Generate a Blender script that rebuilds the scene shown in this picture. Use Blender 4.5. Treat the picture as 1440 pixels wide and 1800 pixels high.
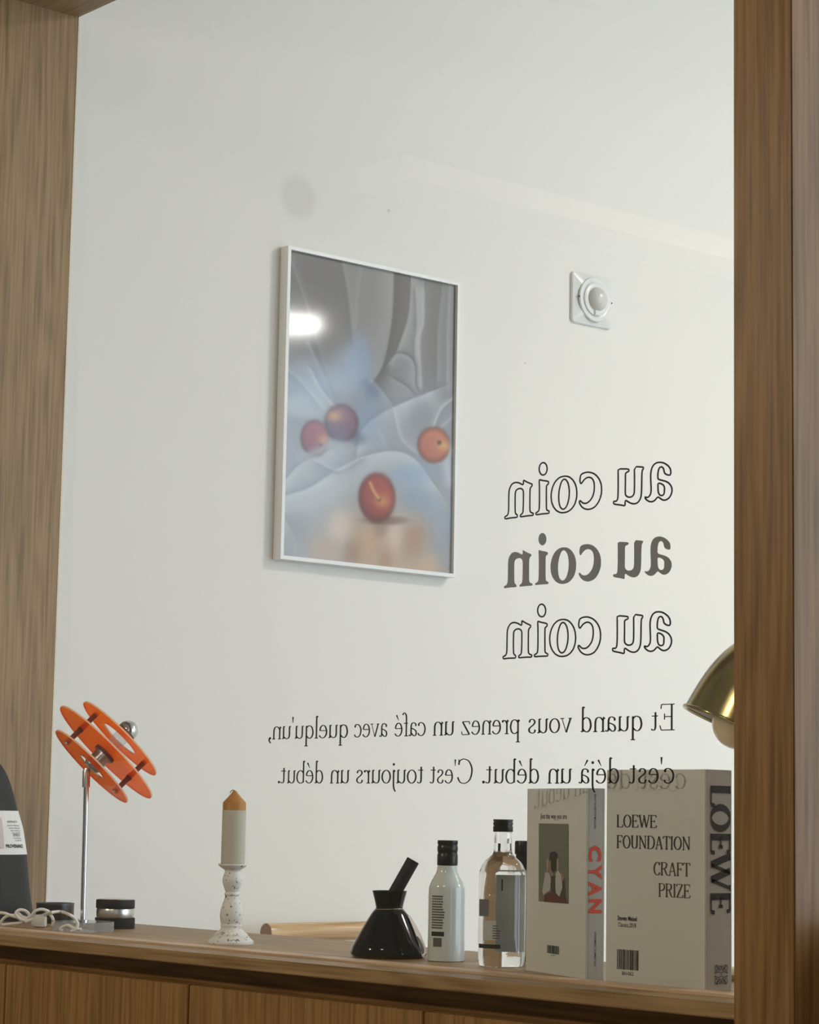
import bpy, bmesh, math, random
import numpy as np
from mathutils import Vector, Matrix
from mathutils.geometry import tessellate_polygon
random.seed(4)
PI = math.pi
for o in list(bpy.data.objects): bpy.data.objects.remove(o)
SC = bpy.context.scene
COL = SC.collection

# ------------------------------------------------------------------ camera
F = 4100.3                                   # focal length in px of a 1440 x 1800 frame
YAW, PITCH, ROLL = .863973, .130488, .0178716
CAM = Vector((0, -2.014, 1.2))
FWD = Vector((-math.sin(YAW)*math.cos(PITCH), math.cos(YAW)*math.cos(PITCH), math.sin(PITCH)))
_r0 = FWD.cross(Vector((0, 0, 1))).normalized(); _u0 = _r0.cross(FWD)
RIGHT = _r0*math.cos(ROLL) + _u0*math.sin(ROLL)
UP = -_r0*math.sin(ROLL) + _u0*math.cos(ROLL)
cd = bpy.data.cameras.new('camera'); cam = bpy.data.objects.new('camera', cd); COL.objects.link(cam)
cam.matrix_world = Matrix(((RIGHT.x, UP.x, -FWD.x, CAM.x), (RIGHT.y, UP.y, -FWD.y, CAM.y),
                           (RIGHT.z, UP.z, -FWD.z, CAM.z), (0, 0, 0, 1)))
cd.sensor_fit = 'HORIZONTAL'; cd.sensor_width = 36; cd.lens = F/1440*36; cd.clip_start = .05
SC.camera = cam

# ------------------------------------------------------------------ world, large lights, exposure
SC.view_settings.view_transform = 'Standard'; SC.view_settings.look = 'None'
SC.view_settings.gamma = 1; SC.view_settings.use_curve_mapping = False
SC.view_settings.exposure = 0.62
w = bpy.data.worlds.new('sky'); SC.world = w; w.use_nodes = True
bg = w.node_tree.nodes['Background']
bg.inputs[0].default_value = (.72, .86, 1.0, 1); bg.inputs[1].default_value = 3.8

def area(name, loc, size, energy, color, direction, portal=False, size_y=None):
    l = bpy.data.lights.new(name, 'AREA'); l.energy = energy; l.color = color; l.size = size
    if size_y: l.shape = 'RECTANGLE'; l.size_y = size_y
    if portal: l.cycles.is_portal = True
    o = bpy.data.objects.new(name, l); COL.objects.link(o); o.location = loc
    o.rotation_euler = Vector(direction).to_track_quat('-Z', 'Y').to_euler()
    return o
# daylight comes in by the two windows in the far wall of the room behind the glass (WIN below)
XW = -3.925            # white wall of the room behind
XJ = -3.92             # wooden side panel
YB = .426              # back edge of worktop, side panel and head
YG = .105              # front face of the glass
ROOM = dict(x1=3.6, y0=-5.5, y1=5.6, z1=3.9)
WIN = [(1.62, 3.45, .4, 3.62)]          # in the far wall: x0, x1, z0, z1
WINR = [(2.3, 5.2, .4, 3.3)]              # in the right wall: y0, y1, z0, z1
for i, (a, b, c, d) in enumerate(WIN):
    area('window_portal', ((a+b)/2, ROOM['y1']+.1, (c+d)/2), b-a, 1, (1, 1, 1), (0, -1, 0), True, d-c)
for a, b, c, d in WINR:
    area('window_portal', (ROOM['x1']+.1, (a+b)/2, (c+d)/2), b-a, 1, (1, 1, 1), (-1, 0, 0), True, d-c)
# ceiling lamps
area('room_ceiling_lamp', (-1.2, 3.4, 3.85), .5, 55, (1, .92, .80), (0, 0, -1))
area('front_spot_lamp', (-3.3, -2.45, 2.45), .12, 15, (1, .87, .67), (1.0, 2.5, -1.15))
area('front_ceiling_lamp', (-.6, -3.6, 3.85), .6, 29, (1, .87, .69), (0, .1, -1))

# ------------------------------------------------------------------ pixel helpers
def ray(x, y): return RIGHT*((x-720)/F) - UP*((y-900)/F) + FWD
def P(x, y, ax, v):
    d = ray(x, y); i = 'XYZ'.index(ax); return CAM + d*((v-CAM[i])/d[i])
def PN(x, y, p0, n):
    d = ray(x, y); return CAM + d*((p0-CAM).dot(n)/d.dot(n))
def depth(p): return (p-CAM).dot(FWD)
def base_at(cx, yb, rpx):
    """centre on the worktop of a round thing whose lowest pixel is (cx, yb) and whose radius is rpx; also metres per pixel"""
    n = P(cx, yb, 'Z', 1.0); m = depth(n)/F
    h = Vector(((n-CAM).x, (n-CAM).y, 0)).normalized()
    c = n + h*(rpx*m); m = depth(c)/F
    return Vector((c.x, c.y, 1.0)), m

# ------------------------------------------------------------------ materials
MATS = {}
def mat(name, col, rough=.5, metal=0., spec=.5, **kw):
    if name in MATS: return MATS[name]
    m = bpy.data.materials.new(name); m.use_nodes = True; b = m.node_tree.nodes['Principled BSDF']
    b.inputs['Base Color'].default_value = (*col, 1); b.inputs['Roughness'].default_value = rough
    b.inputs['Metallic'].default_value = metal; b.inputs['Specular IOR Level'].default_value = spec
    for k, v in kw.items(): b.inputs[k.replace('_', ' ')].default_value = v
    MATS[name] = m; return m
def s2l(*c): return tuple(((x/255+.055)/1.055)**2.4 if x/255 > .04045 else x/255/12.92 for x in c)
def nn(m, t, **kw):
    n = m.node_tree.nodes.new(t)
    for k, v in kw.items(): setattr(n, k, v)
    return n
def ramp(m, stops):
    r = nn(m, 'ShaderNodeValToRGB'); e = r.color_ramp.elements
    while len(e) < len(stops): e.new(.5)
    for el, (p, c) in zip(e, stops): el.position = p; el.color = (*c, 1)
    return r
def wood(name, axis, light, dark, rough=.45, seed=0., fine=1.0):
    """oak: long fine fibres along axis plus wandering cathedral figure"""
    m = mat(name, light, rough, 0, .3); L = m.node_tree.links; b = m.node_tree.nodes['Principled BSDF']
    tc = nn(m, 'ShaderNodeTexCoord'); mp = nn(m, 'ShaderNodeMapping')
    s = [115*fine]*3; s['XYZ'.index(axis)] = 3.4
    mp.inputs['Scale'].default_value = s; mp.inputs['Location'].default_value = (seed, seed*2, seed*3)
    L.new(tc.outputs['Object'], mp.inputs[0])
    n1 = nn(m, 'ShaderNodeTexNoise'); n1.inputs['Scale'].default_value = 1.6; n1.inputs['Detail'].default_value = 5
    L.new(mp.outputs[0], n1.inputs[0])
    mp2 = nn(m, 'ShaderNodeMapping'); s2 = [12*fine]*3; s2['XYZ'.index(axis)] = .9
    mp2.inputs['Scale'].default_value = s2; mp2.inputs['Location'].default_value = (seed*5, seed, seed*2)
    L.new(tc.outputs['Object'], mp2.inputs[0])
    n2 = nn(m, 'ShaderNodeTexNoise'); n2.inputs['Scale'].default_value = 1.0; n2.inputs['Detail'].default_value = 2
    L.new(mp2.outputs[0], n2.inputs[0])
    mm = nn(m, 'ShaderNodeMath', operation='MULTIPLY'); mm.inputs[1].default_value = 70.0; L.new(n2.outputs[0], mm.inputs[0])
    fr = nn(m, 'ShaderNodeMath', operation='SINE'); L.new(mm.outputs[0], fr.inputs[0])
    mx = nn(m, 'ShaderNodeMath', operation='MULTIPLY_ADD'); L.new(fr.outputs[0], mx.inputs[0]); mx.inputs[1].default_value = .08
    L.new(n1.outputs[0], mx.inputs[2])
    r = ramp(m, [(.28, tuple(.86*c for c in dark)), (.50, tuple((a+c)/2 for a, c in zip(light, dark))), (.72, tuple(1.06*c for c in light))])
    L.new(mx.outputs[0], r.inputs[0]); L.new(r.outputs[0], b.inputs['Base Color'])
    bp = nn(m, 'ShaderNodeBump'); bp.inputs['Strength'].default_value = .12; bp.inputs['Distance'].default_value = .0006
    L.new(n1.outputs[0], bp.inputs['Height']); L.new(bp.outputs[0], b.inputs['Normal'])
    return m
OAKL, OAKD = (.34, .222, .106), (.225, .135, .056)
W_Z = wood('oak_upright', 'Z', OAKL, OAKD, seed=1.3)
W_X = wood('oak_lengthwise', 'X', OAKL, OAKD, seed=4.1)
W_RAIL = wood('oak_rail', 'X', (.26, .145, .05), (.16, .082, .022), seed=7.7)
W_DOOR = wood('oak_door', 'Z', (.305, .170, .062), (.215, .112, .034), seed=9.9, fine=1.2)
W_POST = wood('oak_post', 'Z', (.275, .150, .055), (.165, .085, .024), seed=2.2)
W_EDGE = mat('raw_board_edge', (.78, .70, .56), .7)
W_CHAIR = wood('chair_beech', 'Y', (.62, .42, .23), (.48, .30, .15), rough=.22, seed=3.3, fine=.5)
W_END = mat('chair_end_grain', (.30, .17, .12), .5)

def plaster():
    m = mat('white_plaster', (.80, .788, .745), .75); L = m.node_tree.links; b = m.node_tree.nodes['Principled BSDF']
    tc = nn(m, 'ShaderNodeTexCoord')
    n = nn(m, 'ShaderNodeTexNoise'); n.inputs['Scale'].default_value = 260; n.inputs['Detail'].default_value = 3
    L.new(tc.outputs['Object'], n.inputs[0])
    bp = nn(m, 'ShaderNodeBump'); bp.inputs['Strength'].default_value = .10; bp.inputs['Distance'].default_value = .001
    L.new(n.outputs[0], bp.inputs['Height']); L.new(bp.outputs[0], b.inputs['Normal'])
    # a soft round patch and two specks, darker in the base colour
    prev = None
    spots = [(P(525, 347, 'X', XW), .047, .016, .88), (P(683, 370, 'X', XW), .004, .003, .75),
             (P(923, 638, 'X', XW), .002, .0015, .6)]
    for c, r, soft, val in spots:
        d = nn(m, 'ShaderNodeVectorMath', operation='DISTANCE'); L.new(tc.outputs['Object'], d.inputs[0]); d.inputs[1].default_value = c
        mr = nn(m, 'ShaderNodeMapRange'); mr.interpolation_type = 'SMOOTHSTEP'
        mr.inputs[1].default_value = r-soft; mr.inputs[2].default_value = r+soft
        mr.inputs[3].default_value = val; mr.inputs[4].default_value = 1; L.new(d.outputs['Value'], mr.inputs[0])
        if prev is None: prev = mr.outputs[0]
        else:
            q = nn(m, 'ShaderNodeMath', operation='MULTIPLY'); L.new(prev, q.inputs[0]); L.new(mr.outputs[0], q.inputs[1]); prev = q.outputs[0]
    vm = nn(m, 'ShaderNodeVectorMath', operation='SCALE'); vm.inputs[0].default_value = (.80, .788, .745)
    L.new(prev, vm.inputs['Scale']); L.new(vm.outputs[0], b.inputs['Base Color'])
    return m
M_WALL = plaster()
M_FRONTWALL = mat('front_room_paint', (.26, .25, .22), .8)
M_FLOOR = mat('grey_screed_floor', (.49, .50, .505), .5)
M_CEIL = mat('white_ceiling_paint', (.78, .77, .74), .8)

def thin_fresnel(t, ior):
    """Fresnel of a thin sheet: the same from either side of its faces"""
    g = t.nodes.new('ShaderNodeNewGeometry'); r = t.nodes.new('ShaderNodeMapRange')
    r.inputs[3].default_value = ior; r.inputs[4].default_value = 1/ior
    t.links.new(g.outputs['Backfacing'], r.inputs[0])
    f = t.nodes.new('ShaderNodeFresnel'); t.links.new(r.outputs[0], f.inputs[0]); return f
def pane_glass():
    m = bpy.data.materials.new('window_glass'); m.use_nodes = True; t = m.node_tree; t.nodes.clear()
    o = t.nodes.new('ShaderNodeOutputMaterial'); mx = t.nodes.new('ShaderNodeMixShader')
    tr = t.nodes.new('ShaderNodeBsdfTransparent'); tr.inputs[0].default_value = (.985, .99, .985, 1)
    gl = t.nodes.new('ShaderNodeBsdfGlossy'); gl.inputs['Roughness'].default_value = .0
    fr = thin_fresnel(t, 1.45)
    t.links.new(fr.outputs[0], mx.inputs[0]); t.links.new(tr.outputs[0], mx.inputs[1]); t.links.new(gl.outputs[0], mx.inputs[2])
    t.links.new(mx.outputs[0], o.inputs[0]); return m
M_PANE = pane_glass()
def acrylic(name, tint, body, k, rough=.06, translucent=.5, ior=1.45):
    """tinted see-through plastic: clear tint mixed with a coloured body and a glossy face"""
    m = bpy.data.materials.new(name); m.use_nodes = True; t = m.node_tree; t.nodes.clear(); N = t.nodes.new
    o = N('ShaderNodeOutputMaterial'); tr = N('ShaderNodeBsdfTransparent'); tr.inputs[0].default_value = (*tint, 1)
    df = N('ShaderNodeBsdfDiffuse'); df.inputs[0].default_value = (*body, 1)
    tl = N('ShaderNodeBsdfTranslucent'); tl.inputs[0].default_value = (*body, 1)
    gl = N('ShaderNodeBsdfGlossy'); gl.inputs['Roughness'].default_value = rough
    a = N('ShaderNodeMixShader'); a.inputs[0].default_value = translucent; t.links.new(df.outputs[0], a.inputs[1]); t.links.new(tl.outputs[0], a.inputs[2])
    b = N('ShaderNodeMixShader'); b.inputs[0].default_value = k; t.links.new(tr.outputs[0], b.inputs[1]); t.links.new(a.outputs[0], b.inputs[2])
    fr = thin_fresnel(t, ior)
    c = N('ShaderNodeMixShader'); t.links.new(fr.outputs[0], c.inputs[0]); t.links.new(b.outputs[0], c.inputs[1]); t.links.new(gl.outputs[0], c.inputs[2])
    t.links.new(c.outputs[0], o.inputs[0]); return m
M_ORANGE = acrylic('orange_acrylic', (1.0, .50, .02), (1.0, .26, .0), .42, ior=1.03)
M_ORIM = mat('orange_acrylic_edge', (1.0, .58, .36), .35)  # glow of the disc edges, put into a paler diffuse colour
M_ROD = acrylic('smoked_orange_rod', (.55, .25, .12), (.30, .09, .04), .55)
M_CLEARAC = acrylic('clear_acrylic', (.90, .91, .91), (.66, .67, .68), .36, .1)
M_CHROME = mat('chrome', (.62, .62, .62), .12, 1)
M_STEEL = mat('brushed_steel', (.60, .58, .55), .28, 1)
M_BLACK = mat('black_plastic', (.007, .007, .007), .3, 0, .3)
M_BLACKM = mat('black_matte', (.010, .010, .010), .6, 0, .25)
M_BLACKG = mat('black_glazed', (.004, .004, .0045), .10, 0, .22)
M_GLASS = mat('bottle_glass', (1, 1, 1), .0, 0, .5, Transmission_Weight=1.0, IOR=1.38)
M_BULBG = mat('bulb_glass', (.95, .9, .82), .05, 0, .5, Transmission_Weight=.7, IOR=1.1)
def vinyl(name, col):
    m = bpy.data.materials.new(name); m.use_nodes = True; t = m.node_tree; t.nodes.clear(); N = t.nodes.new
    o = N('ShaderNodeOutputMaterial'); d = N('ShaderNodeBsdfDiffuse'); d.inputs[0].default_value = (*col, 1)
    l = N('ShaderNodeBsdfTranslucent'); l.inputs[0].default_value = (*col, 1); x = N('ShaderNodeMixShader')
    t.links.new(d.outputs[0], x.inputs[1]); t.links.new(l.outputs[0], x.inputs[2]); t.links.new(x.outputs[0], o.inputs[0]); return m
M_VINYL = vinyl('grey_vinyl', (.20, .20, .19))
M_VINYL2 = vinyl('dark_vinyl', (.045, .045, .047))
M_INK = mat('black_ink', (.012, .012, .012), .7)
M_INKB = mat('brown_grey_ink', (.06, .047, .034), .7)
M_INKG = mat('grey_ink', (.09, .09, .088), .7)
M_RED = mat('coral_ink', s2l(226, 84, 58), .6)
M_PAPER = mat('grey_white_paper', (.62, .615, .57), .6)
M_PAPERW = mat('white_paper', (.80, .80, .78), .6)
M_SPINE = mat('spine_paper', (.50, .49, .455), .55)
M_WHITEPL = mat('white_plastic', (.74, .76, .75), .28)
M_WHITEFR = mat('white_frame_lacquer', (.80, .81, .81), .35)
M_CABLE = mat('white_cable', (.80, .78, .73), .45)

# ------------------------------------------------------------------ mesh helpers
def link(name, me, material=None, parent=None):
    o = bpy.data.objects.new(name, me); COL.objects.link(o)
    if material is not None and me is not None: me.materials.append(material)
    if parent is not None: o.parent = parent
    return o
def mesh_obj(name, verts, faces, material, parent=None, smooth=False):
    me = bpy.data.meshes.new(name); me.from_pydata([tuple(v) for v in verts], [], faces); me.validate(); me.update()
    if smooth:
        for p in me.polygons: p.use_smooth = True
        try: me.set_sharp_from_angle(angle=math.radians(40))
        except Exception: pass
    return link(name, me, material, parent)
def local(o, parent):
    """keep world-space vertices while hanging o under a parent that sits elsewhere"""
    o.parent = parent; o.matrix_parent_inverse = Matrix.Translation(parent.location).inverted() if parent.rotation_euler.z == 0 else parent.matrix_world.inverted()
    return o
def sub(o, part):
    """hang a piece under a part (parts keep world-space vertices)"""
    o.parent = part; return o
def thing(name, label, cat, loc=(0, 0, 0), group=None):
    o = bpy.data.objects.new(name, None); COL.objects.link(o); o.location = loc; o.empty_display_size = .05
    tag(o, label, cat, group); return o
def tag(o, label, cat, group=None):
    o['label'] = label; o['category'] = cat
    if group: o['group'] = group
    return o
def struct(o): o['kind'] = 'structure'; return o
def box_bm(x0, x1, y0, y1, z0, z1, bev=0.):
    bm = bmesh.new(); bmesh.ops.create_cube(bm, size=1)
    for v in bm.verts: v.co = Vector(((x0+x1)/2+v.co.x*(x1-x0), (y0+y1)/2+v.co.y*(y1-y0), (z0+z1)/2+v.co.z*(z1-z0)))
    if bev: bmesh.ops.bevel(bm, geom=bm.edges[:], offset=bev, segments=2, affect='EDGES')
    return bm
def bm_obj(name, bm, material, parent=None, smooth=False):
    me = bpy.data.meshes.new(name); bm.to_mesh(me); bm.free()
    if smooth:
        for p in me.polygons: p.use_smooth = True
        me.set_sharp_from_angle(angle=math.radians(40))
    return link(name, me, material, parent)
def box(name, x0, x1, y0, y1, z0, z1, material, parent=None, bev=0.):
    return bm_obj(name, box_bm(x0, x1, y0, y1, z0, z1, bev), material, parent)
def lathe(name, prof, material, parent=None, seg=48, loc=(0, 0, 0), R=None):
    """surface of revolution of [(r, z)] about z; ends are closed on the axis when r is 0"""
    v, f, rings = [], [], []
    for r, z in prof:
        if r < 1e-6: rings.append([len(v)]); v.append(Vector((0, 0, z)))
        else:
            rings.append(list(range(len(v), len(v)+seg)))
            v += [Vector((r*math.cos(2*PI*i/seg), r*math.sin(2*PI*i/seg), z)) for i in range(seg)]
    for a, b in zip(rings, rings[1:]):
        for i in range(seg):
            j = (i+1) % seg
            if len(a) == 1 and len(b) == 1: break
            if len(a) == 1: f.append((a[0], b[j], b[i]))
            elif len(b) == 1: f.append((a[i], a[j], b[0]))
            else: f.append((a[i], a[j], b[j], b[i]))
    if R is not None: v = [R @ p for p in v]
    o = mesh_obj(name, [p+Vector(loc) for p in v], f, material, parent, True)
    fix_normals(o.data); return o
def fix_normals(me):
    bm = bmesh.new(); bm.from_mesh(me); bmesh.ops.recalc_face_normals(bm, faces=bm.faces[:]); bm.to_mesh(me); bm.free()
def smooth_prof(pts, n=5):
    """Catmull-Rom through (r, z) points"""
    p = [np.array(q, float) for q in pts]; out = []
    for i in range(len(p)-1):
        a, b, c, d = p[max(i-1, 0)], p[i], p[i+1], p[min(i+2, len(p)-1)]
        for k in range(n):
            t = k/n; out.append(.5*((2*b)+(-a+c)*t+(2*a-5*b+4*c-d)*t*t+(-a+3*b-3*c+d)*t**3))
    out.append(p[-1]); return [tuple(x) for x in out]
def tube(name, pts, r, material, parent=None, seg=10, closed=False):
    pts = [Vector(p) for p in pts]; n = len(pts); v, f = [], []
    rr = r if isinstance(r, (list, tuple)) else [r]*n
    up = None
    for i, p in enumerate(pts):
        t = (pts[(i+1) % n]-pts[i-1]) if closed else (pts[min(i+1, n-1)]-pts[max(i-1, 0)])
        t = t.normalized() if t.length > 1e-9 else Vector((0, 0, 1))
        if up is None: up = t.orthogonal().normalized()
        up = (up-t*up.dot(t)).normalized(); s = t.cross(up)
        v += [p+(up*math.cos(2*PI*k/seg)+s*math.sin(2*PI*k/seg))*rr[i] for k in range(seg)]
    for i in range(n if closed else n-1):
        j = (i+1) % n
        for k in range(seg): l = (k+1) % seg; f.append((i*seg+k, i*seg+l, j*seg+l, j*seg+k))
    if not closed: f.append(tuple(reversed(range(seg)))); f.append(tuple(range((n-1)*seg, n*seg)))
    o = mesh_obj(name, v, f, material, parent, True); fix_normals(o.data); return o
def cr(pts, n=8, closed=False):
    p = [Vector(q) for q in pts]; m = len(p); out = []
    for i in range(m if closed else m-1):
        a, b, c, d = (p[(i-1) % m], p[i], p[(i+1) % m], p[(i+2) % m]) if closed else (p[max(i-1, 0)], p[i], p[i+1], p[min(i+2, m-1)])
        for k in range(n):
            t = k/n; out.append(.5*((2*b)+(-a+c)*t+(2*a-5*b+4*c-d)*t*t+(-a+3*b-3*c+d)*t**3))
    if not closed: out.append(p[-1])
    return out
def axis_rot(zdir, xdir=None):
    z = Vector(zdir).normalized(); x = Vector(xdir) if xdir else z.orthogonal()
    x = (x-z*x.dot(z)).normalized(); y = z.cross(x)
    return Matrix((x, y, z)).transposed()
def poly(name, loops, to3d, material, parent=None):
    """flat filled outline with holes; loops in 2d, to3d(x, y) -> Vector"""
    flat = [p for l in loops for p in l]
    tri = tessellate_polygon([[Vector((*p, 0)) for p in l] for l in loops])
    return mesh_obj(name, [to3d(*p) for p in flat], [tuple(t) for t in tri], material, parent)

# ------------------------------------------------------------------ lettering: pen strokes with a broad-nib contrast
def cr2(pts, n=7): return [(v.x, v.y) for v in cr([(x, y, 0) for x, y in pts], n)]
def ell(cx, cy, rx, ry): return [(cx+rx*math.cos(2*PI*i/36), cy+ry*math.sin(2*PI*i/36)) for i in range(37)]
def dot(x, y, r=48): return ('D', x, y, r)
GL = {   # lower case: x-height 450, ascender 770
 'n': (400, [[(70,12),(70,405)], [(12,388),(70,440)], ('C',[(75,340),(130,412),(205,436),(275,400),(308,300)]), [(308,310),(310,12)], [(8,12),(138,12)], [(245,12),(375,12)]]),
 'u': (395, [('C',[(70,440),(70,260),(72,120),(105,40),(170,14),(240,36),(305,95)]), [(308,445),(308,10)], [(308,14),(372,24)], [(10,428),(72,440)], [(245,430),(308,442)]]),
 'o': (400, [('E',200,222,152,212)]),
 'e': (365, [[(62,262),(312,262)], ('C',[(308,262),(292,350),(245,418),(182,438),(100,392),(52,250),(68,118),(135,32),(215,14),(285,44),(332,100)])]),
 'c': (350, [('C',[(312,352),(285,412),(215,438),(120,400),(58,290),(54,190),(90,80),(165,20),(235,16),(295,46),(328,100)]), dot(300,362,34)]),
 'a': (360, [('C',[(62,352),(85,408),(155,438),(222,418),(256,340),(258,200),(260,75),(285,22),(325,24),(352,48)]), ('C',[(256,268),(170,238),(82,185),(50,110),(70,38),(122,14),(185,40),(258,120)]), dot(72,350,30)]),
 'd': (405, [[(305,765),(305,12)], [(240,738),(305,768)], [(305,14),(372,26)], ('C',[(303,370),(245,424),(185,438),(95,385),(52,220),(78,88),(145,16),(205,16),(262,52),(303,105)])]),
 'q': (405, [[(312,440),(312,-250)], [(242,-250),(382,-250)], ('C',[(310,370),(250,424),(188,438),(98,385),(54,220),(80,88),(147,16),(207,16),(265,52),(310,105)])]),
 'p': (405, [[(85,432),(85,-250)], [(15,-250),(155,-250)], [(22,390),(85,440)], ('C',[(86,350),(145,416),(215,438),(305,388),(350,230),(315,82),(245,16),(172,16),(86,75)])]),
 'b': (395, [[(75,768),(75,28)], [(12,738),(75,768)], ('C',[(76,352),(135,416),(205,438),(302,380),(345,220),(312,80),(232,14),(150,14),(76,52)])]),
 't': (262, [('C',[(118,540),(116,300),(118,110),(138,38),(182,16),(225,28),(255,52)]), [(38,430),(238,430)]]),
 'v': (375, [[(55,430),(192,8)], ('T',.45,[(330,430),(195,15)]), [(8,434),(118,434)], [(262,434),(385,434)]]),
 's': (305, [('C',[(245,338),(222,412),(152,438),(82,402),(70,325),(130,252),(205,198),(256,128),(232,48),(152,14),(75,36),(50,120)])]),
 'r': (272, [[(80,405),(80,12)], [(18,12),(158,12)], [(20,388),(80,440)], ('C',[(84,335),(128,405),(180,428),(228,408)]), dot(228,400,40)]),
 'z': (365, [[(52,424),(322,424)], ('T',1.1,[(312,420),(55,20)]), [(46,16),(328,16)], ('T',.6,[(56,424),(46,335)]), ('T',.6,[(326,16),(345,115)])]),
 'l': (165, [[(80,768),(80,12)], [(15,738),(80,768)], [(12,12),(150,12)]]),
 'j': (160, [('C',[(82,440),(82,200),(80,-20),(72,-120),(45,-205),(0,-262)]), [(20,390),(82,440)], dot(80,625,44)]),
 'f': (225, [[(92,12),(92,600)], ('C',[(92,590),(105,695),(155,762),(208,758),(238,718)]), dot(232,722,30), [(22,430),(200,430)], [(20,12),(172,12)]]),
 'E': (520, [[(115,12),(115,758)], [(25,758),(448,758)], ('T',.6,[(446,758),(462,630)]), [(115,402),(345,402)], ('T',.6,[(345,490),(345,315)]), [(25,14),(455,14)], ('T',.6,[(452,14),(495,150)])]),
 'C': (640, [('C',[(560,590),(535,700),(440,762),(345,772),(175,705),(64,510),(58,330),(125,130),(262,24),(400,8),(520,62),(600,200)]), ('T',.5,[(562,770),(562,590)])]),
 "'": (120, [('W',(60,765),(60,555),34,12)]),
 ',': (150, [dot(62,42,44), ('C',[(95,40),(98,-30),(70,-90),(25,-128)])]),
 '.': (150, [dot(62,44,48)]),
 ' ': (190, []),
}
GL['é'] = (365, GL['e'][1]+[('W',(272,705),(182,525),32,10)])
GL['à'] = (360, GL['a'][1]+[('W',(80,705),(180,525),32,10)])
GU = {   # condensed serif capitals, height 700
 'L': (370, [[(80,10),(80,690)], [(20,690),(150,690)], [(20,10),(340,10)], ('T',.6,[(338,10),(362,150)])]),
 'O': (470, [('E',235,350,185,338)]),
 'E': (380, [[(80,10),(80,690)], [(20,690),(335,690)], ('T',.6,[(333,690),(345,575)]), [(80,360),(255,360)], ('T',.5,[(255,430),(255,290)]), [(20,10),(345,10)], ('T',.6,[(343,10),(365,140)])]),
 'W': (620, [[(60,690),(195,10)], ('T',.5,[(330,690),(200,15)]), [(300,690),(440,10)], ('T',.5,[(575,690),(445,15)]), [(10,690),(130,690)], [(520,690),(625,690)]]),
 'F': (350, [[(80,10),(80,690)], [(20,690),(320,690)], ('T',.6,[(318,690),(330,575)]), [(80,360),(245,360)], ('T',.5,[(245,430),(245,290)]), [(20,10),(150,10)]]),
 'U': (450, [('C',[(85,690),(85,400),(88,180),(130,50),(215,12),(300,45),(350,150),(358,400),(360,690)]), [(20,690),(155,690)], [(305,690),(415,690)]]),
 'N': (470, [('T',.55,[(80,10),(80,690)]), [(75,690),(385,20)], ('T',.55,[(385,10),(385,690)]), [(15,690),(100,690)], [(325,690),(445,690)], [(20,10),(140,10)]]),
 'D': (450, [[(80,10),(80,690)], ('C',[(20,690),(200,690),(330,630),(400,470),(400,230),(330,70),(200,12),(20,10)])]),
 'A': (450, [[(235,690),(385,10)], ('T',.5,[(220,690),(75,10)]), ('T',.9,[(120,235),(330,235)]), [(15,10),(140,10)], [(315,10),(450,10)]]),
 'T': (400, [[(200,10),(200,690)], [(25,690),(375,690)], ('T',.6,[(27,690),(15,570)]), ('T',.6,[(373,690),(385,570)]), [(130,10),(270,10)]]),
 'I': (180, [[(90,10),(90,690)], [(25,690),(155,690)], [(25,10),(155,10)]]),
 'C': (400, [('C',[(350,545),(320,650),(250,690),(150,640),(70,460),(65,250),(120,80),(220,10),(310,40),(370,150)]), ('T',.5,[(352,690),(352,545)])]),
 'R': (420, [[(80,10),(80,690)], ('C',[(20,690),(200,690),(300,660),(335,560),(300,430),(200,370),(80,365)]), ('C',[(210,365),(290,180),(340,60),(420,10)]), [(20,10),(150,10)]]),
 'P': (390, [[(80,10),(80,690)], ('C',[(20,690),(200,690),(310,660),(345,540),(310,400),(210,330),(80,325)]), [(20,10),(150,10)]]),
 'Z': (400, [[(40,688),(355,688)], [(345,685),(50,15)], [(40,12),(360,12)], ('T',.6,[(42,688),(35,570)]), ('T',.6,[(358,12),(375,140)])]),
 ' ': (190, []),
}
def ribbon(pts, a, b, closed=False):
    """quads along a polyline, half width from nib half axes a (sideways) and b (up and down)"""
    n = len(pts); v = []
    for i in range(n):
        if closed: p, q = pts[i-1], pts[(i+1) % n]
        else: p, q = pts[max(i-1, 0)], pts[min(i+1, n-1)]
        dx, dy = q[0]-p[0], q[1]-p[1]; l = math.hypot(dx, dy) or 1; nx, ny = -dy/l, dx/l
        h = math.hypot(a*nx, b*ny)
        v += [(pts[i][0]+nx*h, pts[i][1]+ny*h), (pts[i][0]-nx*h, pts[i][1]-ny*h)]
    m = n if closed else n-1
    return v, [(2*i, 2*i+1, 2*((i+1) % n)+1, 2*((i+1) % n)) for i in range(m)]
def glyph2d(strokes, a, b):
    V, Fc = [], []
    for s in strokes:
        if isinstance(s, list): v, f = ribbon(s, a, b)
        elif s[0] == 'C': v, f = ribbon(cr2(s[1]), a, b)
        elif s[0] == 'T': v, f = ribbon(s[2], a*s[1], b)
        elif s[0] == 'E': v, f = ribbon(ell(*s[1:])[:-1], a, b, True)
        elif s[0] == 'D': v = ell(s[1], s[2], s[3], s[3])[:-1]; f = [tuple(range(len(v)))]
        elif s[0] == 'W':
            (x0, y0), (x1, y1), w0, w1 = s[1:]; dx, dy = x1-x0, y1-y0; l = math.hypot(dx, dy); nx, ny = -dy/l, dx/l
            v = [(x0+nx*w0, y0+ny*w0), (x0-nx*w0, y0-ny*w0), (x1-nx*w1, y1-ny*w1), (x1+nx*w1, y1+ny*w1)]; f = [(0, 1, 2, 3)]
        k = len(V); V += v; Fc += [tuple(i+k for i in q) for q in f]
    return V, Fc
def word_width(word, G): return sum(G[c][0] for c in word)
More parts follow.
